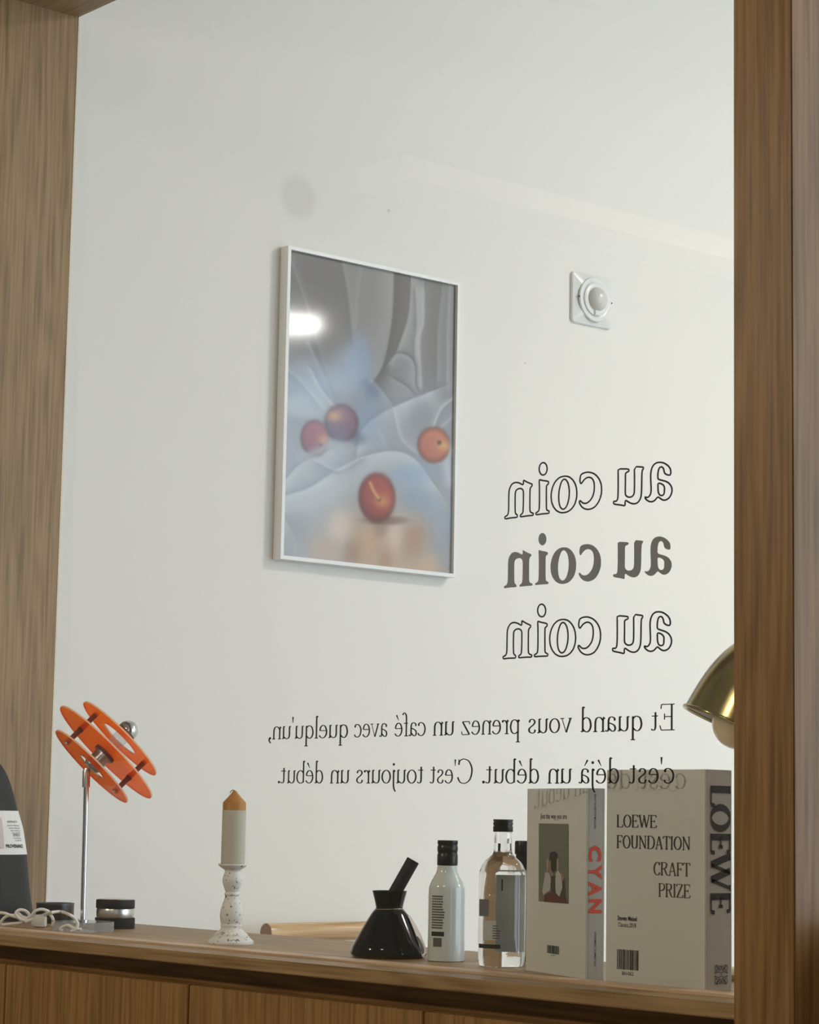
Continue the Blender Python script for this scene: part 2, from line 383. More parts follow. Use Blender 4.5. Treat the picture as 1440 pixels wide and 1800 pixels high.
def word_print(name, word, G, to3d, x0, x1, y0, h, unit, a, b, material, parent):
    """one mesh for a printed word running from x0 to x1 on a face (to3d maps face coordinates to space)"""
    k = (x1-x0)/word_width(word, G); s = h/unit; V, Fc = [], []; pen = 0
    for ch in word:
        v, f = glyph2d(G[ch][1], a, b); n = len(V)
        V += [to3d(x0+(pen+x)*k, y0+y*s) for x, y in v]; Fc += [tuple(i+n for i in q) for q in f]; pen += G[ch][0]
    return mesh_obj(name, V, Fc, material, parent)
def sans(name, body, to3d, x0, x1, y0, h, material, parent, bold=0.):
    """plain print in the built-in font, fitted to x0..x1 and height h"""
    cu = bpy.data.curves.new('print', 'FONT'); cu.body = body; cu.size = 1; cu.offset = bold; cu.resolution_u = 2
    o = bpy.data.objects.new('print', cu); COL.objects.link(o)
    me = bpy.data.meshes.new_from_object(o.evaluated_get(bpy.context.evaluated_depsgraph_get()))
    bpy.data.objects.remove(o)
    co = [v.co.copy() for v in me.vertices]; X = [c.x for c in co]; Y = [c.y for c in co]
    mx, Mx, my, My = min(X), max(X), min(Y), max(Y)
    for v, c in zip(me.vertices, co):
        v.co = to3d(x0+(c.x-mx)/(Mx-mx)*(x1-x0), y0+(c.y-my)/(My-my)*h)
    me.name = name; return link(name, me, material, parent)

# ================================================================== STRUCTURE
x1, y0, y1, z1 = ROOM['x1'], ROOM['y0'], ROOM['y1'], ROOM['z1']
struct(box('floor', XW-.2, x1+.2, y0-.2, y1+.2, -.1, 0, M_FLOOR))
struct(box('ceiling', XW-.2, x1+.2, y0-.2, y1+.2, z1, z1+.1, M_CEIL))
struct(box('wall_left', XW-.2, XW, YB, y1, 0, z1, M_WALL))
struct(box('wall_front_left', XW-.2, XW, y0, YB, 0, z1, M_FRONTWALL))
struct(box('wall_behind', XW-.2, x1+.2, y0-.2, y0, 0, z1, M_FRONTWALL))
bmw = bmesh.new()
def add_box(bm, *a):
    t = box_bm(*a); me = bpy.data.meshes.new('t'); t.to_mesh(me); t.free(); bm.from_mesh(me); bpy.data.meshes.remove(me)
xs = [XW-.2]+[q for wv in WIN for q in wv[:2]]+[x1+.2]
for i in range(0, len(xs), 2): add_box(bmw, xs[i], xs[i+1], y1, y1+.2, 0, z1)
for a, b, c, d in WIN: add_box(bmw, a, b, y1, y1+.2, 0, c); add_box(bmw, a, b, y1, y1+.2, d, z1)
struct(bm_obj('wall_back', bmw, M_CEIL))
bmr = bmesh.new(); ys = [y0]+[q for wv in WINR for q in wv[:2]]+[y1]
for i in range(0, len(ys), 2): add_box(bmr, x1, x1+.2, ys[i], ys[i+1], 0, z1)
for a, b, c, d in WINR: add_box(bmr, x1, x1+.2, a, b, 0, c); add_box(bmr, x1, x1+.2, a, b, d, z1)
struct(bm_obj('wall_right', bmr, M_CEIL))
M_ALU = mat('dark_window_frame', (.05, .05, .05), .4)
for n, (a, b, c, d) in enumerate(WIN):
    wf = bmesh.new()
    for q in ((a, a+.05, y1+.05, y1+.11, c, d), (b-.05, b, y1+.05, y1+.11, c, d), (a, b, y1+.05, y1+.11, c, c+.05), (a, b, y1+.05, y1+.11, d-.05, d)): add_box(wf, *q)
    struct(bm_obj('window_%d' % (n+2), wf, M_ALU))

for a, b, c, d in WINR:
    wf = bmesh.new()
    for q in ((x1+.05, x1+.11, a, a+.05, c, d), (x1+.05, x1+.11, b-.05, b, c, d), (x1+.05, x1+.11, a, b, c, c+.05), (x1+.05, x1+.11, a, b, d-.05, d)): add_box(wf, *q)
    struct(bm_obj('window_3', wf, M_ALU))
# wooden opening: side panel, head, post, added light-blocking low wall
YF = -.05
SIDE = struct(box('trim_1', XJ-.02, XJ, YF, YB, 0, 2.80, W_Z))
local_edge = struct(box('trim_2', XJ-.018, XJ+.001, YB+.0005, YB+.004, 1.0, 2.80, W_EDGE))
HEAD_Z = P(136.7, 31, 'Y', YB).z
struct(box('trim_3', XW, x1, YF, YB, HEAD_Z, z1, W_X))
XP0, XP1 = P(1289, 900, 'Y', YF).x, P(1395, 1000, 'Y', YF).x
struct(box('trim_4', XP0, XP1, YF, YB, 0, HEAD_Z, W_POST, bev=.0015))
struct(box('wall_light_block', XP1, x1, .03, .12, 0, 1.10, W_X))  # added out of view to keep room light off the lower post side
# glass of the opening
struct(box('window_1', XJ, XP0, YG, YG+.006, 1.0, HEAD_Z, M_PANE))
# white ledge high on the wall of the front room (seen only as a reflection)
struct(box('trim_5', XW, XW+.16, -2.6, -.95, 2.58, 2.63, mat('ledge_paint', (.70, .67, .62), .6)))

# ================================================================== WORKTOP AND CABINET
wt = thing('worktop', 'pale oak counter top running along the foot of the glass', 'worktop', (XJ, 0, 1.0))
local(box('board', XJ, XP0, 0, YB, .9825, 1.0, W_X, None, .0012), wt)
local(box('glazing_bead', XJ, XP0, .066, YG-.0005, 1.0, 1.003, wood('bead_oak', 'X', (.58, .43, .29), (.46, .32, .20), seed=6.1)), wt)
cb = thing('cabinet', 'oak cabinet with flat doors under the counter top', 'cabinet', (XJ, 0, 0))
local(box('body', XJ, XP0, .045, YB, .0, .982, W_RAIL), cb)
dz = P(330, 1731, 'Y', .014).z
seams = [XJ] + [P(8, 1760, 'Y', .014).x, P(331, 1765, 'Y', .014).x, P(744, 1790, 'Y', .014).x]
seams.append(seams[3]+(seams[3]-seams[2])); seams[-1] = min(seams[-1], XP0-.002)
for a, b in zip(seams, seams[1:]):
    local(box('door', a+.0018, b-.0018, .014, .0445, .06, dz, W_DOOR, None, .001), cb)
local(box('filler_strip', seams[-1]+.001, XP0-.0005, .018, .0445, .06, dz, W_DOOR), cb)

# ================================================================== VINYL LETTERING ON THE GLASS
YV = YG-.0006
O18 = lambda ox, oy, pts: [(ox+x/18, oy+y/18) for x, y in pts]
TR = {
 'a': [O18(1130,930,[(75,1335),(90,1325),(130,1345),(185,1330),(235,1270),(262,1190),(268,1050),(258,850),(252,640),(262,520),(290,410),(345,310),(430,250),(520,235),(620,243),(720,285),(820,365),(875,450),(893,540),(890,610),(865,655),(800,650),(720,612),(690,570),(672,480),(645,410),(595,380),(545,395),(510,450),(488,540),(480,640),(480,745),(515,785),(620,815),(740,850),(840,915),(905,1010),(932,1100),(928,1200),(890,1310),(820,1400),(720,1450),(640,1445),(570,1400),(490,1335),(440,1380),(380,1450),(290,1490),(200,1475),(120,1420),(80,1370)]),
       O18(1130,930,[(480,920),(490,1180),(530,1270),(590,1300),(650,1285),(685,1230),(690,1120),(695,1040),(660,970),(590,920),(520,900)])],
 'u': [O18(1070,930,[(150,1430),(235,1430),(275,1390),(290,1320),(300,1100),(300,600),(295,400),(640,415),(645,490),(560,525),(530,560),(530,800),(525,1200),(545,1260),(600,1305),(660,1320),(740,1300),(795,1240),(815,1150),(820,800),(815,345),(1105,370),(1100,430),(1060,480),(1050,700),(1045,1100),(1030,1300),(985,1420),(920,1500),(830,1535),(740,1525),(650,1485),(545,1410),(520,1450),(520,1590),(400,1560),(155,1520)])],
 'c': [O18(1000,930,[(345,700),(360,600),(380,545),(450,500),(550,475),(660,478),(780,520),(880,600),(960,710),(1015,850),(1035,1000),(1030,1160),(990,1320),(920,1470),(820,1590),(700,1650),(590,1665),(480,1635),(390,1560),(335,1460),(320,1410),(348,1370),(385,1405),(440,1455),(510,1470),(590,1450),(680,1370),(755,1250),(795,1100),(805,950),(795,800),(750,700),(690,650),(620,635),(540,660),(470,720),(420,790),(390,835),(365,820),(345,760)])],
 'o': [O18(960,940,[(148,1020),(160,880),(200,720),(280,560),(390,450),(500,405),(610,395),(720,420),(830,510),(910,640),(955,790),(970,950),(955,1130),(900,1310),(800,1450),(690,1530),(560,1562),(440,1555),(320,1490),(225,1370),(165,1210)]),
       O18(960,940,[(390,1050),(400,880),(430,720),(480,570),(530,505),(575,490),(630,520),(685,610),(720,760),(730,930),(715,1120),(670,1300),(610,1410),(540,1455),(480,1430),(430,1360),(400,1230)])],
 'i': [O18(920,930,[(490,670),(520,665),(570,685),(790,725),(790,800),(735,845),(720,890),(718,1200),(720,1600),(740,1645),(810,1675),(808,1745),(600,1755),(385,1780),(385,1715),(455,1680),(490,1620),(500,1400),(500,900)]),
       O18(920,930,[(617+127*math.cos(t*PI/12),320+198*math.sin(t*PI/12)) for t in range(24)])],
 'n': [O18(880,950,[(115,1450),(190,1415),(225,1360),(240,1250),(245,900),(250,650),(280,530),(340,420),(420,370),(500,365),(590,390),(680,445),(710,430),(712,310),(735,308),(820,365),(995,440),(985,490),(935,545),(920,610),(915,900),(915,1250),(930,1320),(970,1350),(1025,1365),(1020,1435),(850,1440),(610,1470),(610,1410),(680,1360),(700,1290),(710,1000),(712,680),(695,610),(650,570),(595,560),(520,580),(470,630),(450,700),(445,1000),(448,1300),(465,1365),(520,1410),(515,1480),(300,1490),(125,1520)])],
}
def on_glass(pts): return [(q.x, q.z) for q in (P(x, y, 'Y', YG) for x, y in pts)]
LET = {k: [on_glass(l) for l in v] for k, v in TR.items()}
zb = P(886.9, 1034.1, 'Y', YG).z
def vthing(name, label, x, z): return thing(name, label, 'lettering', (x, YV, z), 'lettering on the glass')
def chaikin(p):
    out = []
    for i in range(len(p)):
        a, b = p[i], p[(i+1) % len(p)]
        out += [(a[0]*.8+b[0]*.2, a[1]*.8+b[1]*.2), (a[0]*.2+b[0]*.8, a[1]*.2+b[1]*.8)]
    return out
for k, (px, label) in enumerate([((889, 912), 'outlined mirrored words au coin, uppermost line on the glass'),
                                 ((886.9, 1034.1), 'solid grey mirrored words au coin between the two outlined lines'),
                                 ((884.8, 1158), 'outlined mirrored words au coin directly under the solid grey line')]):
    dzl = P(*px, 'Y', YG).z-zb; t = vthing('vinyl_lettering', label, -2.13, zb+dzl)
    for ch in 'aucoin':
        if k == 1:
            loops = [chaikin(l) for l in LET[ch]]
            if ch == 'i':
                l2 = poly('letter', loops[:1], lambda x, z: Vector((x, YV, z+dzl)), M_VINYL); d2 = poly('letter_dot', loops[1:], lambda x, z: Vector((x, YV, z+dzl)), M_VINYL)
                local(l2, t); sub(d2, l2); continue
            o = poly('letter', loops, lambda x, z: Vector((x, YV, z+dzl)), M_VINYL)
        else:
            V, Fc = [], []
            for l in LET[ch]:
                v, f = ribbon(chaikin(l), .00145, .0011, True); n = len(V); V += [Vector((x, YV, z+dzl)) for x, z in v]; Fc += [tuple(i+n for i in q) for q in f]
            o = mesh_obj('letter', V, Fc, M_VINYL2)
        local(o, t)
def glass_line(words, ybase, h_unit, label):
    xr = P(words[0][1], ybase(words[0][1]), 'Y', YG)
    t = vthing('vinyl_lettering', label, xr.x, xr.z)
    for word, pr, pl in words:
        A, B = P(pr, ybase(pr), 'Y', YG), P(pl, ybase(pl), 'Y', YG)
        # first and last glyph carry side bearings; trim them
        W = word_width(word, GL); k = (A.x-B.x)/(W-25); pen = -8; zz = xr.z
        for ch in word:
            v, f = glyph2d(GL[ch][1], 31, 15)
            o = mesh_obj('letter', [Vector((A.x-(pen+x)*k, YV, zz+y*h_unit)) for x, y in v], f, M_VINYL2); local(o, t)
            pen += GL[ch][0]
HU = (P(1187.3, 1237, 'Y', YG).z-P(1187.3, 1283.7, 'Y', YG).z)/768
glass_line([('Et',1187.5,1146), ('quand',1131,1020.5), ('vous',1006,929), ('prenez',915,812), ('un',799.5,761), ('café',749.5,694), ('avec',682,623.5), ("quelqu'un,",613,472.3)],
           lambda x: 1283.7+(1187.3-x)*16/709, HU, 'mirrored sentence beginning Et quand vous prenez un café on the glass')
glass_line([("c'est",1187,1107.5), ('déjà',1090,1019), ('un',1006,962.5), ('début.',949,847), ("C'est",832,757), ('toujours',746,626.5), ('un',615,580), ('début.',569,488)],
           lambda x: 1377.5, HU, "mirrored sentence ending C'est toujours un début on the glass")

# ================================================================== PICTURE ON THE WALL
def picture():
    D = .028; XF = XW+D
    TL, TRr, BL, BR = [P(*q, 'X', XF) for q in ((509, 431.9), (810.5, 496.1), (491.4, 984), (801.3, 1013.3))]
    ya, yb = (TL.y+BL.y)/2, (TRr.y+BR.y)/2; za, zb_ = (BL.z+BR.z)/2, (TL.z+TRr.z)/2
    t = thing('framed_picture', 'framed photograph of peaches on draped cloth in a slim white frame', 'picture', (XW, (ya+yb)/2, za))
    fw = .008; xb = XW+.001
    local(box('frame_bar', xb, XF, ya, ya+fw, za, zb_, M_WHITEFR), t)
    local(box('frame_bar', xb, XF, yb-fw, yb, za, zb_, M_WHITEFR), t)
    local(box('frame_bar', xb, XF, ya+fw, yb-fw, zb_-fw, zb_, M_WHITEFR), t)
    local(box('frame_bar', xb, XF, ya+fw, yb-fw, za, za+fw, M_WHITEFR), t)
    # the print: colours on a fine grid, drawn in the coordinates of a 1145 x 1800 sketch
    nx, ny = 280, 400
    U, Vv = np.meshgrid(np.linspace(0, 1, nx+1), np.linspace(0, 1, ny+1))
    X = (1-Vv)*(195+U*808)+Vv*(148+U*830); Y = (1-U)*(105+Vv*1470)+U*(262+Vv*1393)
    C3 = lambda *c: np.array(c, float)
    img = np.zeros(X.shape+(3,))
    stops = [(0, (112,110,111)), (.28, (132,131,134)), (.42, (150,155,166)), (.58, (160,169,182)), (.75, (170,177,184)), (1, (158,165,172))]
    for ch in range(3): img[..., ch] = np.interp(Vv, [s[0] for s in stops], [s[1][ch] for s in stops])
    sm = lambda d: 1/(1+np.exp(-d))
    def dist_poly(pts):
        d = np.full(X.shape, 1e9); side = np.zeros(X.shape)
        for (ax, ay), (bx, by) in zip(pts, pts[1:]):
            ex, ey = bx-ax, by-ay; tt = np.clip(((X-ax)*ex+(Y-ay)*ey)/(ex*ex+ey*ey), 0, 1)
            dd = np.hypot(X-ax-tt*ex, Y-ay-tt*ey); cs = (X-ax)*ey-(Y-ay)*ex
            up = dd < d; d = np.where(up, dd, d); side = np.where(up, np.sign(cs), side)
        return d, side
    def stroke(pts, wd, col, al, soft=None):
        pts = [(v[0], v[1]) for v in cr([(x, y, 0) for x, y in pts], 6)]
        d, _ = dist_poly(pts); a = al*np.exp(-(d/wd)**2)
        img[:] = img*(1-a[..., None])+C3(*col)*a[..., None]
    def crease(pts, wl, wr, cl, cr_, al):
        """a fold: one side lit, the other dark"""
        pts = [(v[0], v[1]) for v in cr([(x, y, 0) for x, y in pts], 6)]
        d, s = dist_poly(pts)
        for sg, wd, col in ((1, wl, cl), (-1, wr, cr_)):
            a = al*np.exp(-(d/wd)**1.3)/(1+np.exp(-np.clip(sg*s*d/2.5, -40, 40))); img[:] = img*(1-a[..., None])+C3(*col)*a[..., None]
    def blob(cx, cy, rx, ry, col, al, rot=0, hard=2.):
        c, s = math.cos(rot), math.sin(rot); x = ((X-cx)*c+(Y-cy)*s)/rx; y = (-(X-cx)*s+(Y-cy)*c)/ry
        a = al*np.exp(-(np.hypot(x, y))**(2*hard)); img[:] = img*(1-a[..., None])+C3(*col)*a[..., None]
    LG, MG, DG = (188,190,194), (150,150,154), (92,90,92)
    # hanging cloth at the top
    blob(330, 330, 150, 240, (94,92,93), .7); blob(800, 420, 60, 240, (118,117,120), .4)
    crease([(440,160),(470,330),(490,540)], 50, 30, (150,149,152), (92,91,92), .7)
    crease([(540,180),(520,330),(510,480)], 50, 20, (134,133,136), (156,156,159), .6)
    crease([(690,212),(680,430),(640,640),(592,728)], 55, 110, (84,82,84), (160,160,164), .95)
    crease([(772,255),(758,420),(712,560),(690,615)], 45, 30, (180,181,186), (98,97,100), .9)
    crease([(200,150),(260,330),(300,470),(340,620),(395,770)], 14, 45, (152,151,154), (104,103,105), .75)
    crease([(290,560),(340,680),(392,800)], 40, 14, (118,120,128), (170,178,190), .7)
    crease([(840,300),(838,450),(818,540),(828,770)], 60, 40, (132,132,136), (196,199,204), .9)
    crease([(795,300),(800,460),(790,560),(795,740)], 26, 16, (186,188,193), (120,120,125), .7)
    crease([(925,300),(905,480),(900,700)], 40, 30, (160,162,168), (118,118,122), .7); crease([(962,270),(950,480),(948,770)], 30, 20, (178,182,190), (140,141,146), .7)
    blob(730, 640, 55, 38, (138,140,146), .9); crease([(668,640),(700,604),(752,608),(790,655),(795,760),(830,800)], 12, 26, (92,93,98), (168,171,177), .85)
    crease([(700,730),(750,760),(800,810)], 14, 34, (100,102,109), (166,170,178), .8)
    crease([(590,735),(640,790),(690,858)], 12, 40, (110,118,132), (182,188,198), .7)
    stroke([(880,785),(960,800)], 40, (122,125,132), .7); stroke([(545,740),(590,790)], 26, (92,116,150), .7)
    # white cloth, middle; its blue tints are window reflection put into the print
    blob(300, 740, 130, 110, (182,199,220), .75); blob(270, 860, 120, 60, (205,217,230), .6); blob(520, 640, 70, 130, (146,171,205), .8)
    blob(460, 700, 80, 120, (170,190,216), .6)
    crease([(185,690),(250,750),(330,850)], 12, 40, (206,215,226), (150,166,190), .6); crease([(300,690),(345,780),(405,855)], 30, 12, (150,166,192), (212,220,230), .7)
    crease([(508,1085),(528,980),(610,900),(720,842),(852,788)], 22, 75, (138,146,160), (208,216,226), .9)
    crease([(690,900),(720,1010),(800,1080),(900,1125)], 16, 55, (212,219,227), (166,176,188), .75)
    crease([(600,960),(640,1050),(620,1080)], 14, 34, (204,214,224), (178,190,204), .5)
    blob(820, 900, 60, 90, (148,152,160), .55)
    crease([(985,815),(925,865),(888,945)], 26, 12, (150,155,162), (214,220,227), .85); crease([(985,900),(930,950)], 20, 10, (160,166,174), (210,217,224), .6)
    stroke([(975,1060),(950,1100),(965,1210)], 28, (200,212,224), .8)
    blob(560, 900, 80, 150, (136,163,200), .5)  # more of the blue window reflection, drawn into the print
    # front fold
    crease([(165,1225),(240,1140),(330,1090),(440,1035)], 14, 55, (146,155,168), (206,213,221), .85)
    crease([(165,1290),(290,1245),(430,1150),(560,1090),(690,1068),(790,1105),(872,1205)], 22, 85, (150,160,172), (208,216,224), .92)
    crease([(330,1130),(420,1165),(520,1112)], 12, 30, (200,207,215), (144,152,163), .7); stroke([(180,1330),(330,1290),(480,1200)], 40, (186,191,196), .6)
    crease([(175,1400),(220,1500),(225,1600)], 30, 12, (140,146,152), (196,201,206), .6)
    blob(780, 1180, 110, 60, (152,180,214), .6); blob(800, 1300, 90, 70, (140,170,206), .55); blob(900, 1450, 80, 160, (150,174,205), .5)  # bluish blobs: reflected daylight put into the print colours
    stroke([(180,1450),(230,1530),(260,1620)], 30, (186,192,198), .6); blob(230, 1480, 60, 120, (150,155,160), .4)
    # blurred skin-coloured foreground
    blob(600, 1520, 290, 190, (196,172,152), .95, 0, 1.6); blob(700, 1660, 250, 90, (206,180,156), .8)
    for cx, cy, rx, ry, col, al in [(430,1420,70,90,(222,200,186),.8),(560,1500,60,110,(208,172,142),.7),(690,1470,50,110,(224,200,190),.8),(620,1420,40,60,(160,134,120),.7),
                                    (790,1480,60,100,(186,150,128),.7),(480,1560,50,80,(160,132,112),.6),(340,1540,70,70,(198,170,146),.7),(760,1390,60,40,(188,176,172),.6),(640,1600,40,90,(178,142,116),.6),(860,1600,60,60,(216,186,158),.7)]:
        blob(cx, cy, rx*.9, ry*.9, col, al, .2, 1.35)
    # peaches
    def peach(cx, cy, rx, ry, base, shade, hi, hx, hy, pit):
        q = np.hypot((X-cx)/rx, (Y-cy)/ry); inside = sm((1-q)*22)
        lx = ((X-cx)/rx*.5-(Y-cy)/ry*.6); k = np.clip(.5+lx*.45, 0, 1)[..., None]
        col = C3(*shade)*(1-k)+C3(*base)*k; e = np.clip(1.15-q**3*.5, 0, 1)[..., None]; col = col*e
        h = np.exp(-(((X-hx)/(rx*.48))**2+((Y-hy)/(ry*.30))**2)**1.0)[..., None]; col = col*(1-h*.8)+C3(*hi)*h*.8
        p = np.exp(-(((X-pit[0])/12)**2+((Y-pit[1])/12)**2)**1.5)[..., None]; col = col*(1-p*.7)+C3(78,60,44)*p*.7
        img[:] = img*(1-inside[..., None])+col*inside[..., None]
    blob(470, 1010, 80, 40, (92,104,130), .7)
    peach(436, 938, 80, 90, (158,104,122), (92,84,122), (226,174,122), 402, 905, (-99, -99))
    peach(312, 1012, 66, 86, (186,112,128), (126,66,84), (214,164,120), 358, 1020, (338, 1046))
    peach(885, 1035, 82, 86, (214,142,112), (184,110,104), (226,182,128), 938, 1040, (912, 1024))
    blob(640, 1395, 110, 22, (110,84,74), .6)
    peach(604, 1288, 88, 116, (196,92,84), (128,50,46), (222,150,98), 628, 1305, (614, 1296))
    stroke([(572,1220),(590,1260),(612,1290)], 9, (232,170,120), .8)
    # veil over the lower left of the two back peaches
    stroke([(240,1110),(320,1080),(400,1040),(480,1050)], 26, (172,180,188), .8); stroke([(400,1050),(470,1110)], 30, (168,176,186), .6)
    img = np.clip(img*.93-4, 0, 255)/255
    lin = np.where(img > .04045, ((img+.055)/1.055)**2.4, img/12.92)
    xp = XW+.020
    vs = [(xp, ya+.004+u*(yb-ya-.008), zb_-.004-v*(zb_-za-.008)) for u, v in zip(U.ravel(), Vv.ravel())]
    fs = [(j*(nx+1)+i, (j+1)*(nx+1)+i, (j+1)*(nx+1)+i+1, j*(nx+1)+i+1) for j in range(ny) for i in range(nx)]
    me = bpy.data.meshes.new('print'); me.from_pydata(vs, [], fs); me.update()
    at = me.color_attributes.new('ink', 'FLOAT_COLOR', 'POINT')
    at.data.foreach_set('color', np.concatenate([lin.reshape(-1, 3), np.ones((lin.shape[0]*lin.shape[1], 1))], 1).astype(np.float32).ravel())
    m = mat('photo_print', (.5, .5, .5), .35, 0, .3, Coat_Weight=.45, Coat_Roughness=.06, Coat_IOR=1.5)
    an = nn(m, 'ShaderNodeAttribute'); an.attribute_name = 'ink'
    m.node_tree.links.new(an.outputs['Color'], m.node_tree.nodes['Principled BSDF'].inputs['Base Color'])
    o = link('print', me, m); local(o, t)
    local(box('backing_board', xb, xp-.001, ya+fw, yb-fw, za+fw, zb_-fw, M_PAPER), t)
picture()

# ================================================================== MOTION SENSOR ON THE WALL
def sensor():
    a, b, c, d = [P(*q, 'X', XW+.004) for q in ((1004, 478), (1077, 489), (1005, 567), (1074, 579))]
    yc, zc = (a.y+b.y+c.y+d.y)/4, (a.z+b.z+c.z+d.z)/4; hy, hz = (b.y-a.y+d.y-c.y)/4, (a.z-c.z+b.z-d.z)/4
    t = thing('motion_sensor', 'square white motion sensor with a round dome on the plain wall', 'sensor', (XW, yc, zc))
    def rr(s, k): # rounded square ring
        out = []
        for q in range(4):
            for j in range(6):
                an = PI/2*q+PI/2*j/5; cx = (hy*s-k)*(1 if q in (0, 3) else -1); cz = (hz*s-k)*(1 if q in (0, 1) else -1)
                out.append((cx+k*math.cos(an), cz+k*math.sin(an)))
        return out
    def circ(r): return [(r*math.cos(2*PI*(j+.0)/24+0.), r*math.sin(2*PI*j/24)) for j in range(24)]
    # plate with a pyramid-like rise to the round seat
    n = 24; R0 = hy*.79
    base = rr(.97, .010); tgt = [(R0*math.cos(math.atan2(z, y)), R0*math.sin(math.atan2(z, y))) for y, z in base]
    rings = [(rr(1, .011), .0), (rr(1, .011), .0055), (base, .0075), (tgt, .0150)]
    v = [Vector((XW+x, yc+p[0], zc+p[1])) for r, x in rings for p in r]; f = []
    for i in range(len(rings)-1):
        for j in range(n): f.append((i*n+j, i*n+(j+1) % n, (i+1)*n+(j+1) % n, (i+1)*n+j))
    f.append(tuple(range((len(rings)-1)*n, len(rings)*n)))
    o = mesh_obj('plate', v, f, M_WHITEPL); fix_normals(o.data); local(o, t)
    RX = Matrix.Rotation(PI/2, 3, 'Y')
    L = (XW, yc, zc)
    local(lathe('ring', [(hy*.785, .0145), (hy*.785, .0165), (hy*.76, .0185), (hy*.65, .0195), (hy*.62, .0185), (0, .0185)], M_WHITEPL, loc=L, R=RX), t)
    local(lathe('collar', [(hy*.60, .018), (hy*.595, .0215), (hy*.57, .0225), (hy*.45, .0232), (0, .0232)], M_WHITEPL, loc=L, R=RX), t)
    m = mat('frosted_lens', (.62, .62, .60), .25)
    local(lathe('dome', [(hy*.42*math.cos(q*PI/16), .0230+hy*.30*math.sin(q*PI/16)) for q in range(8)]+[(0, .0230+hy*.30)], m, loc=L, R=RX), t)
    local(box('tab', XW+.018, XW+.0265, yc-.010, yc+.010, zc-hz*.64, zc-hz*.42, M_WHITEPL, None, .0015), t)
    for s in (-1, 1): local(lathe('screw_hole', [(0, 0), (.0022, 0), (.0022, .0012), (0, .0012)], M_BLACK, seg=10, loc=(XW+.0165, yc+s*hy*.80, zc), R=RX), t)
sensor()

# ================================================================== BOOKS
def face_map(org, ax, ay, nrm, off=.0004):
    return lambda x, y: org+ax*x+ay*y+nrm*off
Z = Vector((0, 0, 1))
def barcode(name, fm, x0, x1, y0, y1, parent, n=24, seed=1):
    rnd = random.Random(seed); ws = [rnd.choice([1, 1, 2, 3]) for _ in range(2*n+1)]; k = (x1-x0)/sum(ws); V, Fc = [], []; x = x0
    for i, q in enumerate(ws):
        if i % 2 == 0:
            b = len(V); V += [fm(x, y0), fm(x+q*k, y0), fm(x+q*k, y1), fm(x, y1)]; Fc.append((b, b+1, b+2, b+3))
        x += q*k
    return mesh_obj(name, V, Fc, M_INK, parent)
def book(name, label, corner, dirx, wid, thick, top, cover_m, spine_m):
    """box book: corner is the foot of the edge between cover and spine, cover runs to -dirx, spine back along dirx's normal"""
    t = thing(name, label, 'book', (corner.x, corner.y, 1.0)); n = Vector((-dirx.y, dirx.x, 0)); h = top-1.0
    def slab(nm, a0, a1, b0, b1, z0, z1, m, bev=0.):
        bm = box_bm(a0, a1, b0, b1, z0, z1, bev)
        for v in bm.verts: v.co = Vector((corner.x, corner.y, 0))+dirx*v.co.x+n*v.co.y+Z*v.co.z
        return local(bm_obj(nm, bm, m), t)
    slab('front_cover', -wid, 0, 0, .003, 1.0, top, cover_m, .0006)
    slab('back_cover', -wid, 0, thick-.003, thick, 1.0, top, cover_m, .0006)
    slab('spine', -.003, 0, .003, thick-.003, 1.0, top, spine_m)
    slab('page_block', -wid+.003, -.003, .003, thick-.003, 1.002, top-.002, M_PAPERW)
    return t, n
# large book
YL = .118
cR = P(1240, 1550, 'Y', YL); topL = P(1239.2, 1352.2, 'Y', YL).z
XL = P(1065.5, 1550, 'Y', YL).x; LC = Vector((cR.x, YL, 0))
dX = Vector((1, 0, 0)); thL = P(1286.8, 1450, 'X', cR.x).y-YL
lb, nL = book('book', 'large grey-white book lettered LOEWE FOUNDATION CRAFT PRIZE beside the post', LC, dX, cR.x-XL, thL, topL, M_PAPER, M_SPINE)
fc = lambda x, z: Vector((x, YL-.0005, z))
def at_cover(px, py): q = P(px, py, 'Y', YL); return q.x, q.z
def cover_word(nm, wd, pl, ptop, pr, pbot, m, a=38, b=17):
    (xa, za), (xb, _), (_, zt) = at_cover(pl, pbot), at_cover(pr, pbot), at_cover(pl, ptop)
    k = (xb-xa)/word_width(wd, GU)
    local(word_print(nm, wd, GU, fc, xa-15*k, xb+15*k, za, zt-za, 700, a, b, m, None), lb)
cover_word('title_text', 'LOEWE', 1084.5, 1432, 1154.5, 1453.8, M_INK)
cover_word('title_text', 'FOUNDATION', 1084.5, 1468, 1214, 1490.5, M_INK)
cover_word('title_text', 'CRAFT', 1149, 1515, 1213.5, 1538, M_INKB)
cover_word('title_text', 'PRIZE', 1158, 1552.5, 1213.5, 1576, M_INKB)
def cover_sans(nm, body, pl, ptop, pr, pbot, m, bold=0.):
    (xa, za), (xb, _), (_, zt) = at_cover(pl, pbot), at_cover(pr, pbot), at_cover(pl, ptop)
    local(sans(nm, body, fc, xa, xb, za, zt-za, m, None, bold), lb)
cover_sans('author_text', 'Steven Meisel', 1086, 1609, 1120, 1617.5, M_INK, .02)
cover_sans('author_text', 'Classics,2018', 1087, 1621, 1118.5, 1630, M_INK)
(xa, za), (xb, zt) = at_cover(1085, 1703), at_cover(1122.7, 1670.5)
local(barcode('barcode', fc, xa, xb, za, P(1085, 1668, 'Y', YL).z, None, 22, 3), lb)
cover_sans('code_text', 'BH-062', 1094, 1707, 1114, 1713.5, M_INKG)
